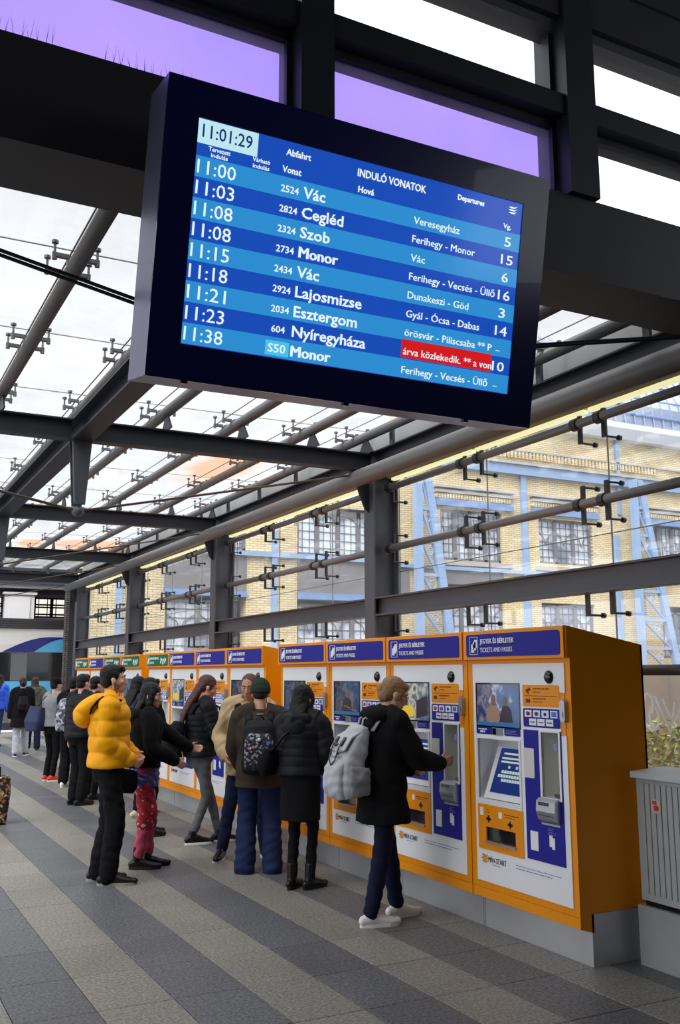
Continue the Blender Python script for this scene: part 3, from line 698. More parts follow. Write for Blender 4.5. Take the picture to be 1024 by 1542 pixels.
    mi_ = MB(); mi_.box((-.012, .665, 1.260), (-.005, .775, 1.308)); mi_.build('scanner_window', M['alu'], t); MB().box((-.014, .735, 1.264), (-.011, .77, 1.304)).build('scanner_lens', M['black'], t)
    # touch screen recess
    u0, z0, u1, z1 = RA; q = MB(); D = .16
    q.box((.0, u0 - .01, z0), (D, u0, z1)); q.box((.0, u1, z0), (D, u1 + .01, z1)); q.box((.0, u0, z1), (D, u1, z1 + .01)); q.box((D, u0, z0), (D + .01, u1, z1))
    q.add([(0, u0, z0), (0, u1, z0), (D, u1, z0 + .01), (D, u0, z0 + .01)], [(0, 1, 2, 3)])
    rc = q.build('screen_recess', M['white_panel'], t)
    fm = MB(); plate(fm, (u0 - .018, u1 + .018), (z0 - .035, z1 + .012), [(u0, z0, u1, z1)], -.012, -.004); fm.build('recess_frame', M['white_edge'], t)
    P0 = Vector((-.004, 0, z0 + .004)); P1 = Vector((.125, 0, z1 - .06)); dv = (P1 - P0); nv = Vector((-dv.z, 0, dv.x)).normalized()
    def slab(ua, ub, s0, s1, off, th):
        a = P0 + dv * s0 + nv * off; b_ = P0 + dv * s1 + nv * off; a2 = a + nv * th; b2 = b_ + nv * th
        return MB().add([(a.x, ua, a.z), (a.x, ub, a.z), (b_.x, ub, b_.z), (b_.x, ua, b_.z), (a2.x, ua, a2.z), (a2.x, ub, a2.z), (b2.x, ub, b2.z), (b2.x, ua, b2.z)],
                        [(0, 1, 2, 3), (7, 6, 5, 4), (0, 4, 5, 1), (1, 5, 6, 2), (2, 6, 7, 3), (3, 7, 4, 0)])
    slab(u0, u1 - .05, 0, 1, 0, .004).build('screen_console', M['white_edge'], t)
    ts = slab(u0 + .006, u1 - .10, .12, .98, .004, .004).build('touch_screen', emis('touch_screen_blue', (28, 46, 110), .8) if 'touch_screen_blue' not in MATS else MATS['touch_screen_blue'], t)
    kb = MB()
    for s0, ua, ub in ((.86, .54, .80), (.77, .54, .81), (.70, .54, .81)):
        k_ = slab(ua - .02, ub, s0, s0 + .035, .008, .0015); kb.add(k_.v, k_.f)
    for s0, n, ua in ((.50, 9, .53), (.42, 10, .53), (.34, 8, .54)):
        for i in range(n): k_ = slab(ua + i * .028, ua + i * .028 + .022, s0, s0 + .055, .008, .0015); kb.add(k_.v, k_.f)
    for ua in (.62, .70): k_ = slab(ua, ua + .02, .60, .65, .008, .0015); kb.add(k_.v, k_.f)
    kb.build('screen_keys', emis('key_pale', (190, 206, 200), .8) if 'key_pale' not in MATS else MATS['key_pale'], ts)
    # payment column
    zb = .535 if color == 'blue' else .60
    q = MB(); plate(q, (.095, .452), (zb, 1.312), [RBt, (.352, 1.02, .455, 1.2)], -.009, -.005); pc = q.build('payment_panel', film, t)
    u0, z0, u1, z1 = RBt
    q = MB(); q.box((0, u0 - .006, z0), (.12, u0, z1)); q.box((0, u1, z0), (.12, u1 + .006, z1)); q.box((0, u0, z1), (.12, u1, z1 + .006)); q.box((0, u0, z0 - .006), (.12, u1, z0)); q.box((.12, u0, z0), (.126, u1, z1)); q.build('slot_recess', M['grey_recess'], t)
    q = MB(); plate(q, (u0 - .016, u1 + .02), (z0 - .014, z1 + .012), [RBt], -.014, -.005); q.build('slot_frame', M['white_edge'], t)
    MB().box((.01, u0 + .01, z0 + .004), (.1, u0 + .08, z0 + .022)).build('receipt_tray', M['black'], t)
    q = MB(); q.prism(rrect(.352, 1.02, .455, 1.2, .01), 'x', -.012, -.004); q.build('speaker_panel', M['grey_recess'], t)
    if color == 'blue':
        q = MB(); q.prism([(-.008, .768), (-.04, .79), (-.055, .84), (-.05, .90), (-.03, .915), (-.008, .915)], 'y', .125, .298); ct = q.build('card_reader', M['alu'], t)
        q = MB(); q.box((-.056, .185, .875), (-.045, .275, .895)); q.box((-.054, .15, .815), (-.044, .275, .820)); q.build('card_slot', M['black'], ct)
        MB().box((-.012, .13, .757), (-.006, .30, .768)).build('reader_base', M['alu'], t)
        MB().box((-.011, .34, .592), (-.008, .413, .705)).build('white_sticker', M['white_print'], pc)
        q = MB(); q.box((-.011, .205, .635), (-.008, .235, .70)); q.box((-.0115, .185, .622), (-.008, .212, .688)); q.build('card_icon', M['white_print'], pc)
        ln = MB(); lines(ln, .17, .738, .25, 4, .011, .003, -.0105, -.009, r); lines(ln, .15, 1.25, .20, 1, .01, .003, -.0105, -.009, r); ln.build('small_print', MATS['dim_label_print'], pc)
        MB().prism(rrect(.13, 1.20, .165, 1.24, .006), 'x', -.0105, -.0085).build('hand_icon', MATS['dim_label_print'], pc)
    else:
        MB().box((-.011, .34, .66), (-.008, .38, .78)).build('white_sticker', M['white_print'], pc)
    # ticket tray
    if color == 'blue':
        q = MB(); plate(q, (.483, .962), (.522, .806), [RT], -.010, -.004); tp = q.build('tray_panel', M['orange'], t)
        ar = MB()
        for u, z in ((.845, .718), (.615, .708)):
            ar.box((-.0115, u - .008, z - .022), (-.009, u + .008, z + .022)); ar.box((-.0115, u - .026, z - .008), (-.009, u + .026, z + .008))
        ar.build('arrow_marks', M['dark_print'], tp)
        ln = MB(); ln.box((-.0115, .90, .735), (-.009, .935, .785)); ln.prism(rrect(.70, .735, .735, .775, .008), 'x', -.0115, -.009); ln.build('ticket_icons', M['white_print'], tp)
        ln = MB(); lines(ln, .50, .762, .68, 1, .01, .006, -.0105, -.009, r); lines(ln, .56, .748, .68, 1, .01, .004, -.0105, -.009, r); lines(ln, .83, .775, .88, 2, .018, .004, -.0105, -.009, r); ln.build('small_print', M['brown_print'], tp)
        u0, z0, u1, z1 = RT
        q = MB(); q.box((0, u0 - .005, z0), (.1, u0, z1)); q.box((0, u1, z0), (.1, u1 + .005, z1)); q.box((0, u0, z1), (.1, u1, z1 + .005)); q.box((0, u0, z0 - .005), (.1, u1, z0)); q.box((.1, u0, z0), (.105, u1, z1)); q.build('tray', M['fitting'], tp)
        q = MB(); q.box((.006, u0, z0), (.012, u1, z1)); q.build('tray_flap', mat('smoked_flap', (40, 38, 40), .1, 0, .1, 4, coat=.6), tp)
        MB().box((-.022, u0 - .008, z0 - .012), (-.008, u1 + .008, z0 - .001)).build('tray_lip', M['alu'], tp)
    else:
        q = MB(); plate(q, (.483, .962), (.522, .806), [RT], -.010, -.004); tp = q.build('tray_panel', M['green'], t)
        u0, z0, u1, z1 = RT
        MB().box((.006, u0, z0), (.012, u1, z1)).build('tray_flap', M['black'], tp)
    # company mark and small print at the foot
    q = MB()
    for i, (du, dz) in enumerate(((0, .0), (.012, .018), (.012, -.018))):
        q.prism([(.945 - du, .462 + dz), (.915 - du * .2, .474 + dz), (.895, .466 + dz), (.868 + du * .6, .474 + dz), (.875, .458 + dz), (.90, .452 + dz), (.92, .458 + dz)], 'x', -.009, -.005)
    q.build('emblem', mat('gold_print', (222, 150, 40), .5), door)
    onface(tx_('m', 'MÁV-START', .034, .190, -.008, M['dark_print']), .862, .446, door, -.008)
    ln = MB(); lines(ln, .12, .470, .575, 1, .0, .004, -.008, -.005, r); lines(ln, .08, .452, .575, 1, .0, .005, -.008, -.005, r); lines(ln, .68, .432, .83, 1, .0, .003, -.008, -.005, r); ln.build('small_print', mat('fine_print', (110, 108, 160), .6), door)
    MB().prism(rrect(.075, .428, .60, .492, .004), 'x', -.0072, -.0055).build('paper_label', M['white_print'], door)
    # plinth
    q = MB(); q.box((.085, 0, 0), (.56, W - .008, .288)); q.box((.080, W - .014, 0), (.09, W - .002, .288)); q.build('plinth', M['plinth'], t)
    return t
AD = [ramp_mat('advert_picture', [(0, (60, 84, 120)), (.35, (70, 90, 128)), (.5, (150, 158, 176)), (.62, (64, 66, 92)), (.8, (112, 108, 116)), (1, (44, 50, 84))], axis=1, lo=.49, hi=.94, ns=1.6, nscale=9, emit=.55, rough=.15),
      ramp_mat('advert_collage', [(0, (70, 84, 110)), (.3, (130, 130, 130)), (.5, (176, 168, 150)), (.62, (120, 122, 116)), (.8, (50, 62, 96)), (1, (150, 140, 130))], axis=1, lo=.49, hi=.94, ns=2.2, nscale=14, emit=.5, rough=.15),
      ramp_mat('advert_dark', [(0, (40, 50, 74)), (.3, (56, 66, 88)), (.5, (96, 96, 104)), (.62, (40, 46, 64)), (.8, (70, 76, 84)), (1, (30, 36, 60))], axis=1, lo=.49, hi=.94, ns=1.8, nscale=12, emit=.4, rough=.15)]
ADC = [mat('advert_sand', (150, 122, 100), .3, emit=.2), mat('advert_skin', (116, 88, 76), .3, emit=.2), mat('advert_darkblue', (52, 44, 56), .3, emit=.2), mat('advert_band', (40, 92, 142), .3, emit=.4), mat('advert_yellow', (206, 176, 50), .3, emit=.4)]
protos = {}
specs = []
for k in range(4): specs.append((4.492 + 1.0617 * k, 'blue'))
for k in range(4): specs.append((9.105 + 1.053 * k, 'green' if k == 3 else 'blue'))
for k, c in enumerate(('green', 'green', 'blue', 'green')): specs.append((13.62 + 1.072 * k, c))
MLAB = ['orange ticket machine with blue header nearest the camera, its whole side in view',
        'orange ticket machine that the woman with the pale grey backpack is using',
        'orange ticket machine partly hidden by the pale grey backpack, second left of the end machine',
        'orange ticket machine in front of the woman in the short black puffer',
        'orange ticket machine behind the green beanie, its bright orange side showing',
        'orange ticket machine right of the long-haired woman in the black puffer, second in its block',
        'orange blue-header ticket machine left of the long-haired woman, beside the green one',
        'orange ticket machine with green header that the black-haired woman in pink trousers uses',
        'orange ticket machine with green header at the near end of the farthest block',
        'orange ticket machine with green header, second from the near end of the farthest block',
        'orange ticket machine with blue header in the farthest block, between green ones',
        'orange ticket machine with green header at the very far end beside the last column']
for i, (y, c) in enumerate(specs):
    st = [0, 1, 2, 2, 2, 2, 1, 2, 2, 0, 2, 2][i]
    if (c, st) not in protos: protos[(c, st)] = o = machine(c, st)
    else: o = copy_tree(protos[(c, st)])
    o.location = (3.88, y, 0); tag(o, MLAB[i], 'ticket machine', 'ticket machines in the row along the glass wall')

# ================================================================== GREY CABINET at the right edge
cab = empty('utility_cabinet', (4.25, 4.0, 0)); tag(cab, 'grey ribbed metal utility cabinet on a concrete base at the right edge', 'cabinet')
q = MB(); q.box((.02, -.66, .36), (.50, .40, 1.05)); 
for i in range(11): q.box((.012, .335 - .043 * i, .40), (.03, .370 - .043 * i, 1.02))
q.build('body', M['cabinet'], cab)
MB().box((.012, -.66, .40), (.03, -.12, 1.02)).build('door', mat('dark_grey_door', (86, 88, 92), .5), cab)
MB().prism([(-.02, 1.05), (.52, 1.05), (.52, 1.075), (.25, 1.10), (-.02, 1.085)], 'y', -.68, .405).build('lid', mat('light_lid', (198, 202, 204), .55, 0, .1, 6), cab)
MB().box((.0, -.70, 0), (.54, .415, .33)).build('base', M['concrete'], cab)
MB().box((.03, -.64, .33), (.5, .38, .36)).build('base_gap', M['black'], cab)
q = MB(); q.prism(rrect(.20, .86, .27, .94, .006), 'x', .003, .008, 0); q.prism(rrect(.215, .875, .25, .905, .01), 'x', .001, .003, 1); q.box((.001, .23, .91), (.003, .26, .93), 1); q.build('sticker', [mat('pale_sticker', (196, 180, 168), .6), M['red']], cab)
# ================================================================== STATION BUILDING of yellow brick behind the glass
bd = empty('station_building', (16, 26, 0)); bd.location = (0, 0, 0)
tag(bd, 'yellow brick station building with blue ironwork seen through the glass wall', 'building')
FY = 26.0
HOLES = [(12.06, 5.22, 14.95, 6.75), (17.25, 5.34, 19.73, 7.04), (21.33, 5.42, 23.75, 7.0), (26.4, 5.3, 29.2, 7.15),
         (12.06, 2.2, 14.95, 3.85), (17.25, 2.2, 19.73, 4.55), (21.33, 2.2, 23.7, 4.05), (26.9, 2.2, 29.4, 4.1),
         (8.0, 2.2, 9.98, 3.85), (9.5, 5.22, 10.42, 5.95), (9.98, 2.2, 10.42, 3.85), (6.0, 1.5, 6.0, 1.5)]
def plate_xz(b, X, Z, holes, y0, y1):
    us = sorted(set([X[0], X[1]] + [h[0] for h in holes] + [h[2] for h in holes])); zs = sorted(set([Z[0], Z[1]] + [h[1] for h in holes] + [h[3] for h in holes]))
    us = [u for u in us if X[0] <= u <= X[1]]; zs = [z for z in zs if Z[0] <= z <= Z[1]]
    for u0, u1 in zip(us, us[1:]):
        for z0, z1 in zip(zs, zs[1:]):
            if u1 - u0 < 1e-6 or z1 - z0 < 1e-6: continue
            cu, cz = (u0 + u1) / 2, (z0 + z1) / 2
            if any(h[0] < cu < h[2] and h[1] < cz < h[3] for h in holes): continue
            b.box((u0, y0, z0), (u1, y1, z1))
b = MB(); plate_xz(b, (15.6, 40), (0, 10.2), HOLES, FY, FY + .45); [plate_xz(b, (xa, xb), (0, zt), HOLES, FY, FY + .45) for xa, xb, zt in ((12.06, 15.6, 7.0), (9.4, 12.06, 6.1), (8.4, 9.4, 5.35), (7, 8.4, 5.2), (5.65, 7, 4.6))]; b.build('brick_wall', M['brick'], bd)
MB().box((5.65, FY + 1.6, 0), (40, FY + 1.8, 5.2)).build('inner_wall', M['interior'], bd)
def window(x0, z0, x1, z1, arched, nmul):
    f = MB(); y0, y1 = FY + .10, FY + .24
    f.box((x0, y0, z0), (x0 + .09, y1, z1)); f.box((x1 - .09, y0, z0), (x1, y1, z1)); f.box((x0, y0, z0), (x1, y1, z0 + .09)); f.box((x0, y0, z1 - .07), (x1, y1, z1))
    wdt = (x1 - x0) / nmul
    for i in range(1, nmul): f.box((x0 + wdt * i - .07, y0, z0), (x0 + wdt * i + .07, y1, z1))
    zt = z0 + (z1 - z0) * .62
    if arched:
        for i in range(nmul):
            cx = x0 + wdt * (i + .5); r = wdt / 2 - .05
            pts = [(cx + r * math.cos(a), zt + r * math.sin(a)) for a in [math.pi * k / 8 for k in range(9)]]
            f.prism([(cx + r + .02, zt)] + [(cx + r + .02, z1 - .25), (cx, z1 - .25)] + pts[4::-1], 'y', y0, y1)
            f.prism([(cx, z1 - .25), (cx - r - .02, z1 - .25), (cx - r - .02, zt)] + pts[:3:-1], 'y', y0, y1)
        f.box((x0, y0, z1 - .26), (x1, y1, z1))
    fo = f.build('window', M['mullion'], bd)
    g = MB()
    for i in range(nmul):
        cx0 = x0 + wdt * i
        for k in (1, 2): g.box((cx0 + wdt * k / 3 - .009, FY + .15, z0), (cx0 + wdt * k / 3 + .009, FY + .17, z1))
        if not arched:
            for s in (-1, 1):
                g.loft([(cx0 + wdt / 2, FY + .14, z1 - .9), (cx0 + wdt / 2 + s * .1, FY + .14, z1 - .62), (cx0 + wdt / 2 + s * wdt * .42, FY + .14, z1 - .42)], [.014] * 3, 5)
    for k in range(1, 6): g.box((x0, FY + .15, z0 + (z1 - z0) * k / 6 - .008), (x1, FY + .17, z0 + (z1 - z0) * k / 6 + .008))
    g.build('glazing_bars', M['mullion'], fo)
    for i in range(nmul):
        MB().add([(x0 + wdt * i + .03, FY + .18, z0), (x0 + wdt * (i + 1) - .03, FY + .18, z0), (x0 + wdt * (i + 1) - .03, FY + .18, z1), (x0 + wdt * i + .03, FY + .18, z1)], [(0, 1, 2, 3)]).build('pane', M['pane_sky' if arched else 'pane_dim'], fo)
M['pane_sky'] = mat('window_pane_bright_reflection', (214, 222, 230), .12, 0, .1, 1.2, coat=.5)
M['pane_dim'] = ramp_mat('window_pane_with_curtain', [(0, (78, 88, 104)), (.35, (150, 160, 176)), (.5, (206, 212, 220)), (.65, (120, 130, 148)), (1, (82, 90, 104))], coord='Object', axis=0, lo=0, hi=40, ns=1.4, nscale=.9, rough=.15)
for n in M['pane_dim'].node_tree.nodes:
    if n.type == 'MAP_RANGE': n.inputs[3].default_value = .5; n.inputs[4].default_value = .5
window(12.06, 5.22, 14.95, 6.75, True, 4); window(9.5, 5.22, 10.42, 5.95, False, 2)
window(17.25, 5.34, 19.73, 7.04, False, 4); window(21.33, 5.42, 23.75, 7.0, False, 3); window(26.4, 5.3, 29.2, 7.15, False, 4)
window(17.25, 2.2, 19.73, 4.2, False, 3); window(21.33, 2.2, 23.7, 4.0, False, 3); window(26.9, 2.2, 29.4, 3.9, False, 3); window(12.06, 2.2, 14.95, 3.75, False, 3); window(8.0, 2.2, 9.98, 3.75, False, 2)
def band(name, x0, z0, x1, z1, m, out=.08): return MB().box((x0, FY - out, z0), (x1, FY, z1)).build(name, M[m], bd)
band('spandrel', 12.06, 3.85, 16.0, 5.08, 'stone_dk', .03); band('spandrel', 7.95, 3.85, 10.42, 5.08, 'stone_dk', .03); band('spandrel', 17.25, 4.55, 19.73, 4.98, 'stone_dk', .03)
band('iron_band', 7.0, 5.08, 15.6, 5.22, 'blue_iron', .14); band('iron_band', 15.6, 5.0, 40, 5.12, 'blue_iron', .12); 
band('iron_band', 12.06, 3.87, 15.6, 4.07, 'blue_iron_dk'); band('iron_band', 7.95, 3.87, 10.42, 4.03, 'blue_iron_dk')
for x0, x1 in ((17.0, 20.15), (21.0, 24.0), (26.1, 29.6)):
    band('lintel', x0, 7.12, x1, 7.34, 'blue_iron_dk', .16)
    dn = MB()
    for i in range(int((x1 - x0) / .11)): dn.box((x0 + .11 * i, FY - .14, 7.38), (x0 + .11 * i + .07, FY, 7.52))
    dn.build('dentils', M['brick'], bd)
    band('moulding', x0, 7.56, x1, 7.66, 'stone', .16); band('moulding', x0 - .05, 7.72, x1 + .05, 7.80, 'stone', .22); band('moulding', x0 + .1, 7.34, x1 - .1, 7.38, 'stone', .1)
    band('sill', x0 + .1, 5.16, x1 - .1, 5.30, 'stone', .12)
band('iron_cornice', 15.6, 8.44, 40, 8.78, 'blue_iron', .2); band('stone_cornice', 15.6, 8.78, 40, 8.86, 'stone', .28)
dn = MB()
for i in range(64): dn.box((16.8 + .16 * i, FY - .1, 9.05), (16.8 + .16 * i + .09, FY, 9.28))
dn.build('dentils', M['brick'], bd)
band('stone_cornice', 15.6, 9.30, 40, 9.36, 'stone', .1)
MB().prism([(FY - .55, 10.75), (FY - .55, 10.55), (FY - .3, 10.2), (FY + .45, 10.2), (FY + .45, 10.85)], 'x', 15.6, 40).build('top_cornice', mat('white_cornice', (226, 230, 238), .7), bd)
for x0, x1, z0, z1 in ((20.55, 20.78, 1, 8.44), (11.2, 11.38, 1, 6.0), (25.0, 25.16, 7.4, 10.2), (6.6, 6.76, 1, 4.6), (24.75, 24.95, 1, 6.6)): band('iron_pilaster', x0, z0, x1, z1, 'blue_iron', .1)
# lattice brackets
def truss(x, top, bot, w0, w1):
    q = MB(); y0, y1 = FY - .75, FY - .55
    q.box((x, y0, bot), (x + .24, y1, top))
    q.prism([(x + w0, top), (x + w0 + .26, top), (x + w1 + .26, bot), (x + w1, bot)], 'y', y0, y1)
    n = int((top - bot) / .95)
    for i in range(n + 1):
        t = i / n; z = bot + (top - bot) * t; xr = x + w1 + (w0 - w1) * t
        q.box((x + .2, y0 + .04, z - .05), (xr + .05, y1 - .04, z + .05))
        if i < n:
            t2 = (i + 1) / n; z2 = bot + (top - bot) * t2; xr2 = x + w1 + (w0 - w1) * t2
            q.loft([(x + .24, (y0 + y1) / 2, z2), (xr, (y0 + y1) / 2, z)], [(.05, .05)] * 2, 6)
            if xr - x > .5:
                cx = (x + .24 + xr) / 2; cz = (z + z2) / 2 + .22
                ring = [(cx + .13 * math.cos(a), (y0 + y1) / 2, cz + .13 * math.sin(a)) for a in [2 * math.pi * k / 10 for k in range(11)]]
                q.loft(ring, [.028] * 11, 5, up=(0, 1, 0))
    tr = q.build('lattice_bracket', M['blue_iron'], bd)
    rv = MB(); 
    for i in range(int((top - bot) / .16)):
        t = i * .16 / (top - bot); xx = x + w1 + .13 + (w0 - w1) * t
        for s in (-.07, .07): rv.ell((xx + s, y0 - .005, bot + i * .16), .016, n=5, k=3)
    rv.build('rivets', M['blue_iron_dk'], tr)
truss(15.85, 7.9, .5, .35, 1.45); truss(25.1, 8.6, .5, .25, 1.95)
# glazed train-shed roof above the cornice
gz = MB()
for i in range(46):
    x = 17 + .5 * i
    prof = [(FY + .3 - 0, 10.9), (FY + .5, 12.2), (FY + 1.3, 13.6), (FY + 2.8, 15)]
    gz.loft([(x, y, z) for y, z in prof], [.04] * 4, 4)
for y, z in ((FY + .35, 11.5), (FY + .5, 12.2), (FY + .85, 12.9), (FY + 1.3, 13.6), (FY + 2.0, 14.3)): gz.cyl((17, y, z), (40, y, z), .045, 5)
gz.build('roof_lattice', M['blue_iron_dk'], bd)
q = MB(); prof = [(FY + .36, 10.9), (FY + .56, 12.2), (FY + 1.36, 13.6), (FY + 2.86, 15)]
for (ya, za), (yb, zb) in zip(prof, prof[1:]): q.add([(17, ya, za), (40, ya, za), (40, yb, zb), (17, yb, zb)], [(0, 1, 2, 3)])
q.build('roof_glazing', glass_mat('shed_roof_glass', (.92, .95, 1), .5, (.72, .78, .88)), bd)
q = MB().prism([(FY + .4, 10.85), (FY + .42, 11.9), (FY + 6, 11.9), (FY + 6, 10.85)], 'x', 25.2, 40).build('dormer_slab', mat('grey_blue_glazing', (132, 142, 164), .4), bd)

# ================================================================== TRAIN and the far hall wall
tn = empty('train', (0, 28, 0)); tag(tn, 'passenger train with white, navy and light blue side standing beyond the platform end', 'train')
tn.location = (0, 0, 0)
TY = 28.0; TX1 = 5.75
q = MB(); prof = [(TY, .35), (TY, 2.5), (TY + .10, 2.80), (TY + .42, 3.0), (TY + 2.4, 3.0), (TY + 2.8, 2.5), (TY + 2.8, .35)]
q.prism(prof, 'x', -12, TX1); q.build('body', M['train_white'], tn)
MB().box((-12, TY + .3, 2.95), (TX1, TY + 2.5, 3.23)).build('roof_fairing', mat('roof_grey', (92, 92, 94), .7, 0, .15, 3), tn)
for k in range(4): MB().box((-12, TY + .27, 2.98 + .055 * k), (TX1, TY + .30, 3.0 + .055 * k)).build('roof_rib', M['steel'], tn)
MB().box((-12, TY - .012, 1.48), (TX1, TY + .01, 2.27)).build('window_band', M['train_glass'], tn)
for x0, x1 in ((4.25, 4.68),): MB().box((x0, TY - .02, 1.5), (x1, TY - .012, 2.24)).build('window_curtain', mat('train_window_light', (96, 98, 102), .3), tn)
MB().box((3.6, TY - .03, 1.50), (3.66, TY - .012, 2.25)).build('window_post', M['black'], tn)
MB().box((-12, TY - .012, .90), (TX1, TY + .0, 1.48)).build('lower_stripe', M['train_cyan'], tn)
MB().box((-12, TY - .012, .80), (TX1, TY + .0, .90)).build('navy_stripe', M['train_navy'], tn)
MB().box((-12, TY - .012, .35), (TX1, TY + .0, .80)).build('skirt', mat('train_grey_skirt', (96, 96, 100), .5), tn)
def arc(xa, xb, h, n=10): return [(xa + (xb - xa) * i / n, 2.285 + h * math.sin(math.pi / 2 * i / n)) for i in range(n + 1)]
q = MB(); p = arc(4.0, 5.3, .42); q.prism([(4.0, 2.28), (TX1, 2.28), (TX1, 2.70)] + p[::-1][:-1], 'y', TY - .016, TY + .05); q.build('navy_swoosh', M['train_navy'], tn)
q = MB(); p = arc(4.85, 5.7, .37); q.prism([(4.85, 2.28), (TX1, 2.28), (TX1, 2.65)] + p[::-1][:-1], 'y', TY - .022, TY + .04); q.build('light_swoosh', M['train_cyan'], tn)
MB().box((-12, TY - .35, 0), (5.2, TY - .05, .12)).build('platform_kerb', M['concrete'], tn)
hw = empty('far_hall_wall', (4, 31, 0)); hw.location = (0, 0, 0); tag(hw, 'pale hall wall with pilaster and small-paned windows above the train', 'building')
HY = 31.0
WN = []
x = -8.0
q = MB()
holes = []
for cx in (-9.2, -6.5, -3.8, -1.1, 1.6, 4.25): holes.append((cx + .95 - .0, 3.30, cx + 2.45, 3.98)) 
holes = [(-4, 3.42, -2.2, 4.05), (-.6, 3.42, 1.2, 4.05), (2.4, 3.42, 4.38, 4.05), (5.33, 3.42, 8.0, 4.05)]
plate_xz(q, (-12, 9), (0, 4.42), holes, HY, HY + .3); q.build('wall', mat('dark_window_surround', (66, 66, 72), .8), hw)
for x0, x1 in ((4.40, 5.28), (1.4, 2.3), (-1.7, -.8)):
    p_ = MB(); p_.box((x0, HY - .25, 3.0), (x1, HY, 4.15)); p_.box((x0 - .06, HY - .32, 4.10), (x1 + .06, HY, 4.17)); p_.box((x0 + .14, HY - .29, 3.1), (x1 - .14, HY - .25, 4.02)); p_.build('pilaster', M['hall_white'], hw)
for z0, z1, o_ in ((4.30, 4.42, .35), (4.42, 4.55, .5), (4.60, 4.72, .6)): MB().box((-12, HY - o_, z0), (9, HY, z1)).build('cornice', M['hall_white'], hw)
for h in holes:
    f = MB(); n = 5
    for i in range(n + 1): xx = h[0] + (h[2] - h[0]) * i / n; f.box((xx - .05, HY + .05, h[1]), (xx + .05, HY + .12, h[3]))
    for i in range(2 * n): xx = h[0] + (h[2] - h[0]) * (i + .5) / (2 * n); f.box((xx - .012, HY + .05, h[1]), (xx + .012, HY + .1, h[3]))
    for z in (3.42, 3.50, 3.72, 3.80, 4.0): f.box((h[0], HY + .05, z), (h[2], HY + .12, z + .05))
    fw = f.build('window', M['black'], hw)
    MB().add([(h[0], HY + .2, h[1]), (h[2], HY + .2, h[1]), (h[2], HY + .2, h[3]), (h[0], HY + .2, h[3])], [(0, 1, 2, 3)]).build('pane', emis('sky_glow_pane', (250, 246, 232), 1.0) if 'sky_glow_pane' not in MATS else MATS['sky_glow_pane'], fw)  # panes glow by themselves to stand in for bright sky behind
# dark roof trusses of the main hall beyond the canopy
hr = empty('hall_roof', (0, 27, 4)); hr.location = (0, 0, 0); tag(hr, 'dark steel roof edge of the main hall above the train', 'roof')
MB().box((-12, 26.9, 4.75), (9, 28.3, 4.95)).build('roof_deck', mat('dark_hall_roof', (26, 26, 30), .9), hr)  # deck in one even near-black tone
for z in (3.98, 4.32): MB().box((-12, 25.6, z), (5.6, 25.75, z + .12)).build('lattice_chord', M['steel_dark'], hr)
q = MB()
for i in range(22): q.cyl((-12 + .8 * i, 25.67, 4.05), (-11.6 + .8 * i, 25.67, 4.35), .03, 5); q.cyl((-11.6 + .8 * i, 25.67, 4.35), (-11.2 + .8 * i, 25.67, 4.05), .03, 5)
q.build('lattice_web', M['steel_dark'], hr)
MB().box((-12, 26.6, 4.4), (5.6, 27.4, 4.8)).build('roof_edge', mat('dark_hall_edge', (30, 30, 34), .9), hr)  # edge nearly as dark as the deck
# brick-clad post by the end column
q = MB(); q.box((4.72, 23.2, 0), (4.80, 23.4, 3.6)); pst = q.build('brick_post', brick_mat('red_brown_post', (112, 98, 90), (84, 76, 72), (50, 46, 44), .12, .05)); tag(pst, 'slim brownish patterned post beside the last column at the far end', 'post')
# shrubs behind the wall beside the cabinet
def shrub(name, cx, cy, r, hgt, n, m, lab, seed):
    rr = random.Random(seed); t = empty(name, (cx, cy, 0), label=lab, cat='shrub'); q = MB()
    for i in range(n):
        a = rr.uniform(0, 6.28); d = r * math.sqrt(rr.random()); z = rr.uniform(.05, 1) * hgt
        p = Vector((d * math.cos(a), d * math.sin(a), z)); s = rr.uniform(.025, .05)
        v1 = Vector((rr.uniform(-1, 1), rr.uniform(-1, 1), rr.uniform(-.4, 1))).normalized() * s; v2 = Vector((rr.uniform(-1, 1), rr.uniform(-1, 1), rr.uniform(-1, 1))).normalized() * s * .5
        q.add([p - v1, p + v2, p + v1, p - v2], [(0, 1, 2, 3)])
    tag(q.build('foliage', M[m], t), kind='stuff')
    q = MB()
    for i in range(7): a = rr.uniform(0, 6.28); q.loft([(0, 0, -.1), (r * .3 * math.cos(a), r * .3 * math.sin(a), hgt * .5), (r * .7 * math.cos(a), r * .7 * math.sin(a), hgt * .9)], [.012, .008, .004], 5)
    q.build('stems', mat('bark', (84, 68, 52), .9), t)
shrub('shrub', 6.9, 6.2, .8, 1.15, 3600, 'leaf', 'green shrub behind the scrawled glass just right of the nearest machine', 1)
shrub('shrub', 8.0, 7.8, .8, 1.15, 1500, 'leaf2', 'yellowish shrub behind the green one beyond the scrawled glass', 2)
q = MB().box((5.6, 9.2, 0), (14, 9.4, 1.75)); gw = q.build('garden_wall', mat('drab_wall', (120, 116, 106), .9, 0, .35, 2, .3, 8)); tag(gw, 'drab low wall behind the shrubs outside the glass', 'wall')
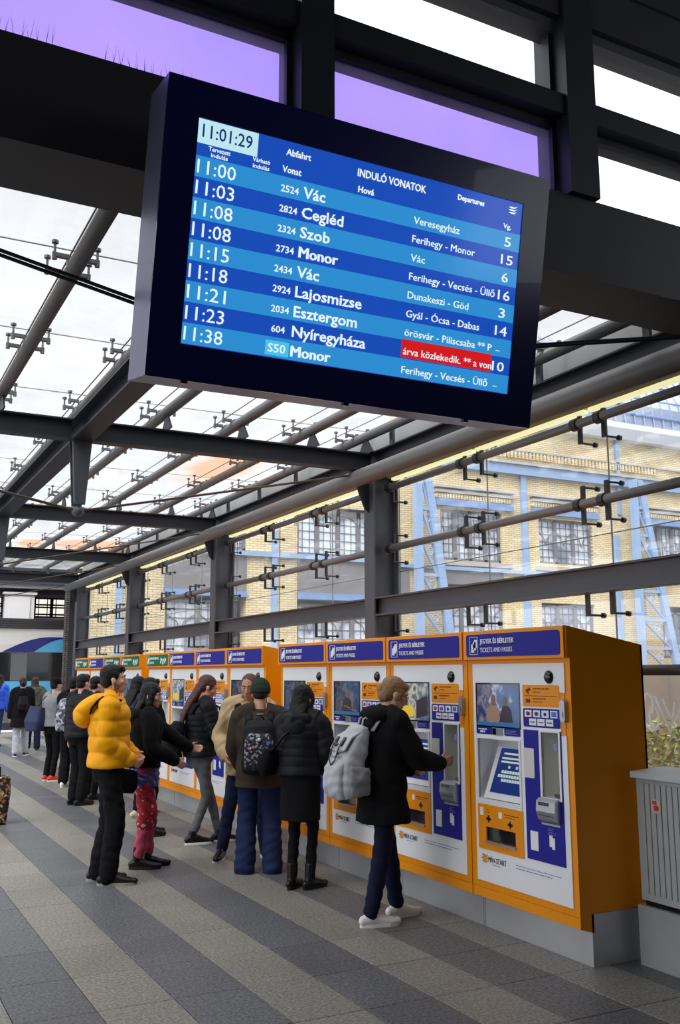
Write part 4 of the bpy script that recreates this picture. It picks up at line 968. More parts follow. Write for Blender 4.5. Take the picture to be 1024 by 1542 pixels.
# plaid bag at the left edge
bg_ = MB(); bg_.loft([(0, 0, 0), (0, 0, .02), (0, 0, .35), (0, 0, .5), (0, 0, .52)], [(.08, .11), (.10, .14), (.13, .18), (.12, .17), (.11, .16)], 16, up=(0, 1, 0), e=4)
pb = empty('plaid_bag', (1.72, 11.75, 0)); tag(pb, 'brown plaid shopping bag standing on the floor at the left edge', 'bag'); bg_.build('bag_body', M['plaid'], pb)
MB().loft([(0, -.08, .5), (0, -.07, .62), (0, .07, .62), (0, .08, .5)], [.012] * 4, 8, up=(1, 0, 0)).build('handle', M['bk'], pb, True)
# ================================================================== PEOPLE
TMPS = []
def blob(name, mb, material, parent, vox=.009, smooth=2, wr=0.0, ws=9.0, rib=None, seed=0):
    """merge overlapping closed pieces of mb into ONE continuous surface (voxel remesh), relax it, add cloth folds"""
    me = mb.mesh(name, material); o = bpy.data.objects.new('tmp', me); COL.objects.link(o)
    r = o.modifiers.new('r', 'REMESH'); r.mode = 'VOXEL'; r.voxel_size = vox; r.use_smooth_shade = True
    if smooth:
        s = o.modifiers.new('s', 'SMOOTH'); s.factor = .5; s.iterations = smooth
    dg = bpy.context.evaluated_depsgraph_get(); ev = o.evaluated_get(dg)
    out = bpy.data.meshes.new_from_object(ev); bpy.data.objects.remove(o); bpy.data.meshes.remove(me)
    n = len(out.vertices)
    if wr and n:
        co = np.empty(n * 3, np.float32); no = np.empty(n * 3, np.float32)
        out.vertices.foreach_get('co', co); out.vertices.foreach_get('normal', no); co = co.reshape(-1, 3); no = no.reshape(-1, 3)
        x, y, z = (co * ws * 2.8).T
        q = np.zeros(n, np.float32)
        rs = np.random.RandomState(seed + 11)
        for k in range(7):
            a = rs.uniform(-1, 1, 3) * np.array([.8, .8, 1.6]); ph = rs.uniform(0, 6.28, 2); f = rs.uniform(.7, 1.9)
            b = rs.uniform(-1, 1, 3) * .6
            q += np.sin(f * (a[0] * x + a[1] * y + a[2] * z) + ph[0] + 1.4 * np.sin(b[0] * x + b[1] * y + b[2] * z + ph[1]))
        q = q / 5
        q = np.sign(q) * np.abs(q) ** .8
        co += no * (q * wr)[:, None]
        out.vertices.foreach_set('co', co.ravel())
    out.name = name; out.materials.clear(); out.materials.append(material if not isinstance(material, list) else material[0]); out.polygons.foreach_set('use_smooth', [True] * len(out.polygons)); out.update()
    return link(name, out, parent)

def lerp(a, b, t): return a + (b - a) * t
def cat(pts, n=4):
    """Catmull-Rom through pts of (vec, radius tuple)"""
    P = [Vector(p) for p, r in pts]; R_ = [r if isinstance(r, tuple) else (r, r) for p, r in pts]; oP = []; oR = []
    for i in range(len(P) - 1):
        p0 = P[max(i - 1, 0)]; p1 = P[i]; p2 = P[i + 1]; p3 = P[min(i + 2, len(P) - 1)]
        for k in range(n):
            t = k / n
            oP.append(.5 * ((2 * p1) + (p2 - p0) * t + (2 * p0 - 5 * p1 + 4 * p2 - p3) * t * t + (3 * p1 - p0 - 3 * p2 + p3) * t ** 3))
            oR.append((lerp(R_[i][0], R_[i + 1][0], t), lerp(R_[i][1], R_[i + 1][1], t)))
    oP.append(P[-1]); oR.append(R_[-1]); return oP, oR
def limb(mb, pts, n=14, sub=5, rib=None, up=None):
    P, R_ = cat(pts, sub)
    if rib:
        amp, spc = rib; d = 0; nr = []
        # resample densely for quilting
        P2 = []; R2 = []
        for i in range(len(P) - 1):
            for k in range(3): P2.append(P[i].lerp(P[i + 1], k / 3)); R2.append((lerp(R_[i][0], R_[i + 1][0], k / 3), lerp(R_[i][1], R_[i + 1][1], k / 3)))
        P2.append(P[-1]); R2.append(R_[-1]); P, R_ = P2, R2
        for i in range(len(P)):
            if i: d += (P[i] - P[i - 1]).length
            k = amp * (abs(math.sin(math.pi * d / spc)) ** .4 - .7); nr.append((R_[i][0] + k, R_[i][1] + k))
        R_ = nr
    mb.loft(P, R_, n, up=up)
    mb.ell(P[0], (R_[0][0] * .98, R_[0][1] * .98, min(R_[0])), n=12, k=8); mb.ell(P[-1], (min(R_[-1]),) * 3, n=10, k=6)
def ik(S, T, l1, l2, pole):
    S = Vector(S); T = Vector(T); d = T - S; L_ = min(d.length, (l1 + l2) * .999); dn = d.normalized()
    a = (l1 * l1 - l2 * l2 + L_ * L_) / (2 * L_); h = math.sqrt(max(l1 * l1 - a * a, 0)); p = Vector(pole); p = (p - dn * p.dot(dn)).normalized()
    return S + dn * a + p * h, S + dn * L_

class Fig:
    def __init__(s, label, pos, phi, H=1.65, lean=.03, head=(0, 0), hands=None, feet=None, hipdrop=0, skin='skin', vox=.0085, group=None, eyes=False, kneepole=((0, 1, 0), (0, 1, 0)), elbowpole=((-.6, -1, -.3), (.6, -1, -.3)), build=1.0, hip=(0, 0), detail=True):
        s.k = H / 1.72; s.lean = lean; s.head = head; s.vox = vox; s.b = build; s.skin = M[skin]; s.hipz = .93 - hipdrop; s.hip = hip
        s.root = empty('person', (pos[0], pos[1], 0), phi, label, 'person', group)
        s.detail = detail; s.eyes = eyes
        hands = hands or [(-.25, .05, .80), (.25, .05, .80)]; feet = feet or [(-.10, 0, 0), (.10, 0, 0)]
        s.sh = [s.sp(.47, (-.172 * build, 0)), s.sp(.47, (.172 * build, 0))]
        s.wr = []; s.el = []
        for i in range(2):
            e, w_ = ik(s.sh[i], hands[i][:3], .285, .255, elbowpole[i]); s.el.append(e); s.wr.append(w_)
        s.feet = feet; s.kn = []; s.an = []
        for i in range(2):
            hj = s.hj(i); fx, fy, yaw = feet[i][:3]; az = feet[i][3] if len(feet[i]) > 3 else 0
            k_, a_ = ik(hj, (fx, fy, .085 + az), .422, .412, kneepole[i]); s.kn.append(k_); s.an.append(a_)
        s.headc = s.sp(.54) + Matrix.Rotation(-lean * .6 - head[1] * .5, 3, 'X') @ Vector((0, .028, .135))
        s.HM = Matrix.Rotation(head[0], 3, 'Z') @ Matrix.Rotation(-lean * .4 - head[1], 3, 'X')
        s.hands = hands
    def hj(s, i): return Vector(((-.09, .09)[i] * s.b + s.hip[0], s.hip[1], s.hipz - .02))
    def sp(s, h, off=(0, 0)):
        a = -s.lean * max(0, min(1, h / .25)) if h > 0 else 0
        v = Matrix.Rotation(a, 3, 'X') @ Vector((off[0], off[1], h)) if h > 0 else Vector((off[0], off[1], h))
        return v + Vector((s.hip[0], s.hip[1], s.hipz))
    def hp(s, x, y, z): return s.headc + s.HM @ Vector((x, y, z))
    def fin(s, mb): return mb.xf(Matrix.Scale(s.k, 4))
    def out(s, name, mb, m, vox=None, smooth=2, wr=0, ws=9, seed=0, parent=None):
        return blob(name, s.fin(mb), M[m] if isinstance(m, str) else m, parent or s.root, vox or s.vox, smooth, wr, ws, seed=seed)
    # ---- body: one continuous surface with head, face, hands with five fingers
    def body(s, curl=(.5, .5), palm=(None, None)):
        m = MB(); b = s.b
        P = [(s.sp(h), (rx * b, ry)) for h, rx, ry in ((-.06, .08, .05), (0, .12, .08), (.12, .12, .085), (.25, .13, .09), (.38, .145, .095), (.46, .12, .075), (.51, .06, .055))]
        limb(m, P, 16, 3, up=(0, 1, 0))
        m.loft([s.sp(.47), s.sp(.53), s.hp(0, -.025, -.06), s.hp(0, -.03, 0)], [.055, .052, .05, .05], 14)
        ell = lambda x, y, z, r: m.ell(s.hp(x, y, z), r, s.HM, 18, 12)
        ell(0, -.012, .032, (.074, .094, .084)); ell(0, .018, -.02, (.062, .070, .085)); ell(0, .030, -.072, (.045, .052, .042)); ell(0, .068, -.098, (.020, .018, .016))
        ell(0, .075, .022, (.050, .016, .012)); 
        for sx_ in (-1, 1):
            ell(sx_ * .040, .062, -.022, (.022, .020, .018)); ell(sx_ * .052, .018, -.068, (.012, .028, .022)); ell(sx_ * .076, -.004, -.012, (.009, .020, .031)); ell(sx_ * .031, .078, .020, (.017, .010, .006))
            ell(sx_ * .011, .098, -.040, (.008, .010, .007))
        m.loft([s.hp(0, .082, .012), s.hp(0, .098, -.012), s.hp(0, .108, -.038), s.hp(0, .094, -.048)], [.008, .010, .013, .009], 8)
        ell(0, .086, -.066, (.022, .009, .0055)); ell(0, .084, -.077, (.018, .009, .006))
        for i in range(2):
            S, E, W_ = s.sh[i], s.el[i], s.wr[i]
            limb(m, [(S, .045), (S.lerp(E, .5), .040), (E, .034), (E.lerp(W_, .4), .034), (W_, .024)], 12, 3)
            s.hand(m, i, curl[i], palm[i])
            hj, K, A = s.hj(i), s.kn[i], s.an[i]
            limb(m, [(hj, .058), (hj.lerp(K, .5), .052), (K, .036), (K.lerp(A, .3), .036), (A, .030)], 12, 3)
            fx, fy, yaw = s.feet[i][:3]; f = Vector((-math.sin(yaw), math.cos(yaw), 0))
            m.loft([A + Vector((0, 0, .0)), A + f * .02 - Vector((0, 0, .035)), A + f * .10 - Vector((0, 0, .055))], [.033, .034, .022], 10)
        return s.out('body', m, s.skin, smooth=1)
    def hand(s, m, i, curl, palm):
        W_ = s.wr[i]; d = (W_ - s.el[i]).normalized()
        if len(s.hands[i]) > 3: d = Vector(s.hands[i][3:6]).normalized()
        side = -1 if i == 0 else 1
        pn = Vector(palm) if palm else Vector((-side, 0, 0)) ; pn = (pn - d * pn.dot(d)); pn = pn.normalized() if pn.length > .01 else Vector((0, 0, -1))
        lat = d.cross(pn).normalized()            # across the palm
        if lat.dot(Vector((0, 1, 0))) < 0 and abs(lat.y) > .3: lat = -lat     # thumb side forwards
        elif abs(lat.y) <= .3 and lat.z < 0: lat = -lat
        m.loft([W_ - d * .02, W_ + d * .03, W_ + d * .085], [(.022, .017), (.036, .014), (.040, .012)], 12, up=tuple(pn))
        for j, (o_, ln) in enumerate(((.030, .070), (.010, .078), (-.010, .073), (-.029, .058))):
            base = W_ + d * .080 + lat * o_; c = curl * (.9 + .12 * j); p = [base - d * .012]; dd = d.copy(); q = base
            for seg in (.45, .32, .23):
                dd = (dd * math.cos(c) + (pn) * math.sin(c)).normalized() if seg != .45 else (dd * math.cos(c * .6) + pn * math.sin(c * .6)).normalized()
                q = q + dd * ln * seg; p.append(q)
            m.loft(p, [.0095, .009, .0085, .007], 8); m.ell(p[-1], .007, n=8, k=5)
        b0 = W_ + d * .028 + lat * .026; t1 = b0 + (lat * .75 + d * .7 + pn * .25).normalized() * .036; t2 = t1 + (d * .9 + lat * .25 + pn * .35).normalized() * .030; m.loft([W_ + d * .01 + lat * .012, b0, t1, t2], [.014, .0125, .010, .008], 8); m.ell(t2, .008, n=8, k=5)
    def eyeballs(s):
        for sx_ in (-1, 1):
            m = MB(); m.ell(s.hp(sx_ * .031, .0745, .003), (.0130, .0115, .0075), s.HM, 12, 8)
            e = s.fin(m).build('eye', M['eye'], s.root, True)
            m = MB(); m.ell(s.hp(sx_ * .031, .085, .002), (.0055, .0025, .0055), s.HM, 8, 6); s.fin(m).build('iris', M['iris'], e, True)
        m = MB(); m.ell(s.hp(0, .0905, -.0665), (.0185, .0065, .005), s.HM, 10, 6); m.ell(s.hp(0, .0895, -.077), (.015, .0065, .0055), s.HM, 10, 6); s.fin(m).build('lips', M['lip'], s.root, True)
        m = MB()
        for sx_ in (-1, 1): m.loft([s.hp(sx_ * .012, .092, .026), s.hp(sx_ * .03, .092, .031), s.hp(sx_ * .05, .078, .026)], [.0035, .004, .0025], 6)
        s.fin(m).build('eyebrows', M['hair_black'], s.root, True)
    # ---- hair
    def hair(s, style, m='hair_black'):
        q = MB(); E_ = lambda x, y, z, r: q.ell(s.hp(x, y, z), r, s.HM, 18, 12)
        if style == 'short':
            E_(0, -.022, .044, (.081, .098, .084)); E_(0, -.052, -.01, (.072, .062, .07)); E_(0, .045, .085, (.06, .045, .035)); E_(-.02, .055, .075, (.045, .04, .03))
            for sx_ in (-1, 1): E_(sx_ * .068, .005, .03, (.014, .03, .04))
        elif style == 'fade':
            E_(0, -.022, .044, (.079, .096, .078)); E_(0, -.05, -.005, (.072, .06, .06))
        elif style == 'updo':
            E_(0, -.022, .040, (.084, .10, .088)); E_(0, -.055, -.02, (.074, .068, .075)); E_(0, -.105, .0, (.04, .035, .04)); E_(0, .05, .07, (.058, .038, .034))
            for sx_ in (-1, 1): E_(sx_ * .07, .02, .0, (.014, .03, .05))
        elif style == 'long':
            E_(0, -.02, .042, (.086, .102, .088)); E_(0, -.05, -.03, (.086, .075, .10))
            for sx_ in (-1, 1): E_(sx_ * .073, .022, -.01, (.018, .038, .075)); E_(sx_ * .068, .01, -.08, (.026, .045, .06))
            b0 = s.hp(0, -.06, -.04); b1 = s.sp(.47, (0, -.13)); b2 = s.sp(.34, (0, -.165)); q.loft([b0, b1, b2], [(.085, .05), (.10, .035), (.07, .022)], 14, up=(0, 1, 0))
        elif style == 'ponytail':
            E_(0, -.022, .040, (.082, .099, .086)); E_(0, -.052, -.02, (.076, .066, .075))
            for sx_ in (-1, 1): E_(sx_ * .07, .012, .02, (.014, .03, .05))
            b0 = s.hp(0, -.07, -.02); b1 = s.sp(.50, (-.02, -.13)); b2 = s.sp(.38, (-.03, -.19)); b3 = s.sp(.24, (-.03, -.21)); q.loft([b0, b1, b2, b3], [(.062, .05), (.058, .04), (.05, .03), (.028, .016)], 14, up=(0, 1, 0))
        return s.out('hair', q, m, vox=min(s.vox, .008), smooth=1, wr=.0025, ws=45)
    def beanie(s, m='knit_green'):
        q = MB(); q.ell(s.hp(0, -.018, .052), (.093, .108, .098), s.HM, 20, 12); q.loft([s.hp(0, -.02, .0), s.hp(0, -.02, .05)], [(.094, .108), (.098, .113)], 24, up=tuple(s.HM @ Vector((0, 1, 0))))
        return s.out('beanie', q, m, smooth=1)
    def hoodup(s, m): 
        q = MB(); q.ell(s.hp(0, -.035, .02), (.105, .12, .125), s.HM, 20, 12); q.loft([s.hp(0, -.05, -.03), s.sp(.50, (0, -.02))], [(.10, .10), (.13, .10)], 16, up=(0, 1, 0)); return s.out('hood', q, m)
    # ---- clothes
    def top(s, name, m, hem=-.05, th=.025, flare=0.0, rib=None, sleeve=1.0, sth=None, wr=.006, ws=11, collar=True, hood=False, belly=0, seed=1, cuff=None, hemr=None, fur=None):
        q = MB(); b = s.b; sth = sth or th
        hs = [(-.10, .155, .125), (0, .162, .125), (.12, .145, .115), (.25, .155, .12), (.38, .172, .122), (.44, .150, .108), (.48, .105, .085), (.505, .068, .066)]
        st = []
        z = hem
        if hem < -.10:
            n = max(2, int((-.10 - hem) / .1) + 1)
            for i in range(n): t = i / n; h = lerp(hem, -.10, t); st.append((h, .155 + flare * (1 - t), .125 + flare * (1 - t)))
        st += [x for x in hs if x[0] >= hem - .001]
        if st[0][0] > hem + .01: st.insert(0, (hem, .16, .125))
        P = [(s.sp(h, (0, 0)), (rx * b + th, ry + th + belly)) for h, rx, ry in st]
        PP, RR = cat(P, 5)
        if rib:
            amp, spc = rib; P2 = []; R2 = []
            for i in range(len(PP) - 1):
                for k in range(3): P2.append(PP[i].lerp(PP[i + 1], k / 3)); R2.append((lerp(RR[i][0], RR[i + 1][0], k / 3), lerp(RR[i][1], RR[i + 1][1], k / 3)))
            P2.append(PP[-1]); R2.append(RR[-1]); PP = P2; d = 0; RR = []
            for i in range(len(PP)):
                if i: d += (PP[i] - PP[i - 1]).length
                k = amp * (abs(math.sin(math.pi * d / spc)) ** .38 - .7); RR.append((R2[i][0] + k, R2[i][1] + k))
        q.loft(PP, RR, 28, up=(0, 1, 0))
        for i in range(2):
            S, E, W_ = s.sh[i], s.el[i], s.wr[i]; We = E.lerp(W_, sleeve if sleeve <= 1 else 1)
            q.ell(S + Vector((0, 0, -.012)), (.052 + sth * .8, .056 + sth * .8, .050 + sth * .7), n=14, k=10)
            limb(q, [(S, .050 + sth * .8), (S.lerp(E, .5), .046 + sth * .8), (E, .042 + sth * .8), (E.lerp(We, .5), .038 + sth * .8), (We, .030 + sth * .6)], 16, 5, rib)
            # shoulder slope
            q.loft([s.sp(.49, ((-.05, .05)[i], 0)), S], [(.075, .06 + th), (.05 + sth, .05 + sth)], 12)
        if collar: q.loft([s.sp(.48), s.sp(.53)], [(.085, .08), (.068, .066)], 18, up=(0, 1, 0))
        if hood:
            q.loft([s.sp(.50, (-.12, -.01)), s.sp(.50, (-.09, -.10)), s.sp(.49, (0, -.145)), s.sp(.50, (.09, -.10)), s.sp(.50, (.12, -.01))], [.045, .055, .065, .055, .045], 12)
            q.ell(s.sp(.43, (0, -.15)), (.11, .055, .09), n=14, k=8); 
        o = s.out(name, q, m, wr=wr, ws=ws, seed=seed, smooth=1 if rib else 2)
        return o
    def zipper(s, m, z0, z1, th):
        q = MB(); q.loft([s.sp(h, (0, .12 + th)) for h in (z0, (z0 + z1) / 2, z1)], [(.012, .012)] * 3, 8); return s.fin(q).build('placket', M[m], s.root)
    def trousers(s, m, thigh=.085, knee=.062, hem_=.05, hemz=.03, wr=.006, ws=12, name='trousers', upto=1.0, seed=3):
        q = MB(); b = s.b
        q.loft([s.sp(-.15), s.sp(-.07), s.sp(.06), s.sp(.10)], [(.12 * b, .10), (.165 * b, .13), (.15 * b, .12), (.14 * b, .11)], 20, up=(0, 1, 0))
        for i in range(2):
            hj, K, A = s.hj(i), s.kn[i], s.an[i]; A2 = K.lerp(A, 1 - hemz) if upto >= 1 else K.lerp(A, upto)
            pts = [(hj, thigh), (hj.lerp(K, .5), lerp(thigh, knee, .5)), (K, knee)]
            if upto > .0: pts += [(K.lerp(A2, .45), lerp(knee, hem_, .4)), (A2, hem_)]
            limb(q, pts, 16, 5)
        return s.out(name, q, m, wr=wr, ws=ws, seed=seed)
    def shoes(s, m, sole='rubber', h=.0, boot=0.0, toe=None, ln=1.0, solez=.022, stripe=None):
        for i in range(2):
            fx, fy, yaw = s.feet[i][:3]; az = s.feet[i][3] if len(s.feet[i]) > 3 else 0; A = s.an[i].copy(); A.z = .085 + az
            f = Vector((-math.sin(yaw), math.cos(yaw), 0)); z = Vector((0, 0, 1)); g = A - z * .085
            q = MB(); P = [g - f * .055 + z * .045, g - f * .02 + z * .05, g + f * .05 + z * .048, g + f * .11 * ln + z * .035, g + f * .165 * ln + z * .028, g + f * .195 * ln + z * .024]
            q.loft(P, [(.030, .034), (.038, .046), (.042, .048), (.047, .036), (.044, .030), (.032, .020)], 16, up=(0, 0, 1)); q.ell(P[0], (.032, .034, .035), n=12, k=8); q.ell(P[-1] + z * .004, (.036, .034, .026), n=12, k=8)
            q.loft([g + z * .05 - f * .01, A + z * (.02 + boot)], [.040, .043 if boot else .040], 14)
            o = s.out('shoe', q, m, vox=min(s.vox, .008), smooth=1)
            q = MB(); n = 16; ring = []
            for j in range(n):
                a = 2 * math.pi * j / n; yy = math.sin(a); xx = math.cos(a) * (.052 if yy > 0 else .043); ring.append((xx + .004 * yy * (1 if i else -1), (.074 * ln + yy * .150 * ln)))
            sd = Vector((f.y, -f.x, 0)); vs = []
            for zz in (.0, solez): vs += [g + sd * a + f * (b_ - .005) + z * zz for a, b_ in ring]
            q.add(vs, [tuple(range(n - 1, -1, -1)), tuple(range(n, 2 * n))] + [(j, (j + 1) % n, n + (j + 1) % n, n + j) for j in range(n)]); s.fin(q).build('sole', M[sole], o)
            if stripe:
                q = MB()
                for k in range(4): c = g + f * (.055 + .02 * k) + z * (.088 - .011 * k); q.cyl(c - sd * .022, c + sd * .022, .0035, 6)
                s.fin(q).build('laces', M[stripe], o)
    # ---- things carried: top-level, standing where the figure holds them
    def carried(s, name, label, c, category='backpack'):
        c = Vector(c) * s.k; wpos = s.root.matrix_basis @ c if False else (Matrix.Translation(s.root.location) @ Matrix.Rotation(s.root.rotation_euler.z, 4, 'Z')) @ c
        o = empty(name, wpos, s.root.rotation_euler.z, label, category); s.co = c; return o
    def cout(s, name, mb, m, parent, vox=.009, smooth=2, wr=0, ws=12, solid=True):
        s.fin(mb); mb.xf(Matrix.Translation(-s.co))
        return blob(name, mb, M[m], parent, vox, smooth, wr, ws) if solid else mb.build(name, M[m], parent, True)
    def strap_pts(s, side, th, top=.44, low=.12):
        x = .105 * side
        return [s.sp(top - .05, (x, -.115 - th)), s.sp(.475, (x * .95, -.085 - th * .6)), s.sp(.512 + th * .6, (x * .95, .0)), s.sp(.46, (x * 1.05, .10 + th)), s.sp(.32, (x * 1.25, .125 + th)), s.sp(.16, (x * 1.65, .06 + th * .6)), s.sp(low, (x * 1.7, -.03))]
PI = math.pi
# --- 1. woman at the second machine, black parka, pale grey backpack
p = Fig('woman in black parka and white shoes reaching into a ticket machine', (3.40, 5.92), -math.radians(92), 1.64, lean=.10, head=(-.28, .34),
        hands=[(-.06, .26, 1.05), (.12, .41, 1.09, .0, .9, .15)], feet=[(-.10, .16, .1), (.06, -.13, -.1)], vox=.0075, eyes=True, elbowpole=((-.8, -.6, -.4), (.6, -.5, -.9)), build=1.0)
p.body(curl=(.6, .35)); p.eyeballs(); p.hair('updo', 'hair_blond')
p.top('parka', 'bk', hem=-.235, th=.048, flare=.025, wr=.010, ws=9, hood=True)
q = MB(); q.ell(p.sp(.505, (0, -.085)), (.155, .115, .075), n=20, k=12); q.ell(p.sp(.53, (0, -.04)), (.115, .09, .06), n=20, k=12); p.out('hood', q, 'bk', smooth=4, wr=.006)
q = MB(); q.loft([p.sp(.50, (-.07, .075)), p.sp(.52, (-.10, .0)), p.sp(.52, (0, -.10)), p.sp(.52, (.10, .0)), p.sp(.50, (.07, .075))], [.022] * 5, 10); p.out('fur_trim', q, mat('tan_fur', (150, 124, 104), .95, 0, .4, 40, .8, 90), wr=.004, ws=60)
p.trousers('navy', .085, .066, .055); p.shoes('shoe_white', 'shoe_white', stripe='trouser_grey')
q = MB()
for sx_ in (-1, 1):
    c = [p.hp(sx_ * .032 + .024 * math.cos(a), .098, .0 + .019 * math.sin(a)) for a in [2 * PI * k / 12 for k in range(13)]]; q.loft(c, [.0022] * 13, 6, up=tuple(p.HM @ Vector((0, 1, 0)))); q.loft([p.hp(sx_ * .056, .097, .004), p.hp(sx_ * .076, .05, .006), p.hp(sx_ * .078, -.005, .002)], [.002] * 3, 6)
q.loft([p.hp(-.009, .104, .003), p.hp(.009, .104, .003)], [.002] * 2, 6)
p.fin(q).build('glasses', M['glasses'], p.root)
bk_ = p.carried('backpack', 'pale grey canvas backpack with two dark buckle straps, on the black parka', p.sp(-.05, (0, -.26)))
q = MB(); P = [(p.sp(-.04, (-.02, -.27)), (.155, .085)), (p.sp(.02, (-.02, -.285)), (.17, .10)), (p.sp(.14, (-.02, -.285)), (.165, .10)), (p.sp(.28, (-.02, -.25)), (.145, .085)), (p.sp(.39, (-.02, -.215)), (.13, .055)), (p.sp(.41, (-.02, -.205)), (.10, .035))]
PP, RR = cat(P, 5); q.loft(PP, RR, 28, up=(0, 1, 0), e=3.2); p.cout('bag_body', q, 'grey_cl', bk_, .009, 3, wr=.006, ws=14)
q = MB(); PP, RR = cat([(p.sp(-.05, (-.02, -.345)), (.125, .04)), (p.sp(.02, (-.02, -.37)), (.135, .055)), (p.sp(.12, (-.02, -.37)), (.13, .05)), (p.sp(.19, (-.02, -.345)), (.12, .03))], 5); q.loft(PP, RR, 24, up=(0, 1, 0), e=3); p.cout('front_pocket', q, 'grey_cl', bk_, .009, 3, wr=.006, ws=16)
q = MB(); PP, RR = cat([(p.sp(-.03, (.155, -.25)), (.03, .07)), (p.sp(.07, (.165, -.26)), (.04, .085)), (p.sp(.15, (.155, -.26)), (.03, .075))], 4); q.loft(PP, RR, 18, up=(0, 1, 0)); p.cout('side_pocket', q, 'grey_cl2', bk_, .008, 2, wr=.006, ws=20)
q = MB(); q.loft([p.sp(.41, (-.02, -.20)), p.sp(.33, (-.02, -.325)), p.sp(.24, (-.02, -.372)), p.sp(.20, (-.02, -.385))], [(.125, .014), (.13, .014), (.125, .012), (.11, .012)], 20, up=(0, .5, 1), e=3); p.cout('flap', q, 'grey_cl', bk_, .008, 2)
for sx_ in (-.075, .035):
    q = MB(); q.loft([p.sp(.33, (sx_, -.345)), p.sp(.27, (sx_, -.378))], [(.020, .010)] * 2, 10, up=(0, 1, 0)); p.cout('buckle_tab', q, 'black', bk_, solid=False)
q = MB(); q.loft([p.sp(.27, (-.075, -.388)), p.sp(.18, (-.068, -.405)), p.sp(.145, (-.02, -.41)), p.sp(.18, (.028, -.405)), p.sp(.27, (.035, -.388))], [.0055] * 5, 8); p.cout('cord', q, 'black', bk_, solid=False)
q = MB(); q.loft([p.sp(.29, (-.045, -.375)), p.sp(.265, (-.045, -.385))], [(.022, .004)] * 2, 8, up=(0, 1, 0)); p.cout('badge', q, 'fitting', bk_, solid=False)
for dx in (-.05, .01):
    q = MB(); q.loft([p.sp(.39, (dx - .02, -.20)), p.sp(.47, (dx, -.20)), p.sp(.485, (dx + .02, -.185)), p.sp(.41, (dx + .045, -.17))], [(.012, .006)] * 4, 10, up=(0, 1, 0)); p.cout('handle', q, 'grey_cl', bk_, solid=False)
for sd in (-1, 1):
    q = MB(); q.loft(p.strap_pts(sd, .055)[:5], [(.026, .008)] * 5, 10); p.cout('strap', q, 'grey_cl2', bk_, solid=False)

# --- 2. woman in black puffer with crossbody bag
p = Fig('black-haired woman in a short black puffer, black skirt and leggings, seen from behind', (3.34, 7.12), -math.radians(52), 1.57, lean=.04, head=(-.2, .12),
        hands=[(-.16, .34, .98), (.24, .18, .92)], feet=[(-.07, -.02, .1), (.08, .03, -.25)], vox=.0085, build=1.02)
p.body(); p.hair('long', 'hair_black')
p.top('jumper', 'bk', hem=-.36, th=.022, flare=-.0, wr=.006); p.top('puffer_jacket', 'bk2', hem=.02, th=.055, rib=(.012, .075), wr=.005, hood=True)
p.trousers('bk', .078, .052, .042); p.shoes('shoe_black', 'rubber_bk', boot=.11)
bg2 = p.carried('crossbody_bag', 'black crossbody bag hanging at the left side of the black puffer', p.sp(.06, (-.24, -.08)), 'bag')
q = MB(); q.loft([p.sp(.02, (-.24, -.10)), p.sp(.10, (-.245, -.11)), p.sp(.24, (-.215, -.12))], [(.05, .11), (.07, .125), (.05, .09)], 18, up=(.3, 1, 0), e=3); p.cout('bag_body', q, 'bk', bg2, .009, 3, wr=.004)
q = MB(); q.loft([p.sp(.20, (-.20, -.17)), p.sp(.34, (-.08, -.20)), p.sp(.47, (.07, -.165)), p.sp(.53, (.115, -.04)), p.sp(.47, (.09, .10))], [(.02, .006)] * 5, 8); p.cout('strap', q, 'black', bg2, solid=False)

# --- 3. person with green beanie and patterned backpack
p = Fig('person in dark green knit beanie, brown jacket and wide blue jeans', (3.29, 7.84), -math.radians(24), 1.60, lean=.03, head=(-.05, .08),
        hands=[(-.20, .22, .93), (.26, .20, .95)], feet=[(-.125, 0, .15), (.125, .0, -.15)], vox=.0085, build=1.12)
p.body(); p.hair('fade', 'hair_brown'); p.beanie()
p.top('jacket', 'brown_cl', hem=-.17, th=.045, flare=.02, wr=.009, ws=9)
p.trousers('jean', .10, .092, .095, hemz=-.10, wr=.008); p.shoes('shoe_black', 'rubber_bk')
q = MB(); 
bk_ = p.carried('backpack', 'black backpack with dense pale drawings and button pins, on the brown jacket', p.sp(.0, (0, -.24)))
PP, RR = cat([(p.sp(.0, (0, -.23)), (.15, .07)), (p.sp(.04, (0, -.245)), (.16, .085)), (p.sp(.22, (0, -.245)), (.155, .085)), (p.sp(.36, (0, -.22)), (.14, .07)), (p.sp(.415, (0, -.19)), (.10, .04))], 5); q.loft(PP, RR, 26, up=(0, 1, 0), e=3); p.cout('bag_body', q, 'bk2', bk_, .009, 2, wr=.003)
q = MB(); PP, RR = cat([(p.sp(.01, (0, -.32)), (.125, .02)), (p.sp(.10, (0, -.335)), (.135, .03)), (p.sp(.24, (0, -.33)), (.13, .028)), (p.sp(.315, (0, -.305)), (.10, .018))], 5); q.loft(PP, RR, 26, up=(0, 1, 0), e=3.4); p.cout('front_pocket', q, 'patterned', bk_, .008, 2)
for (x_, h_, m_) in ((0, .265, 'white_print'), (-.075, .19, 'redcl'), (.09, .225, 'satin')):
    q = MB(); c = p.sp(h_, (x_, -.362)); q.cyl(c, c + Vector((0, -.006, 0)), .017 if m_ != 'satin' else .026, 14); p.cout('pin_badge', q, m_, bk_, solid=False)
q = MB(); c = p.sp(.19, (-.075, -.372)); q.cyl(c, c + Vector((0, -.004, 0)), .007, 10); p.cout('pin_centre', q, 'white_print', bk_, solid=False)
q = MB(); q.loft([p.sp(.40, (-.045, -.20)), p.sp(.455, (-.03, -.20)), p.sp(.46, (.03, -.20)), p.sp(.40, (.045, -.20))], [.008] * 4, 8); p.cout('handle', q, 'black', bk_, solid=False)
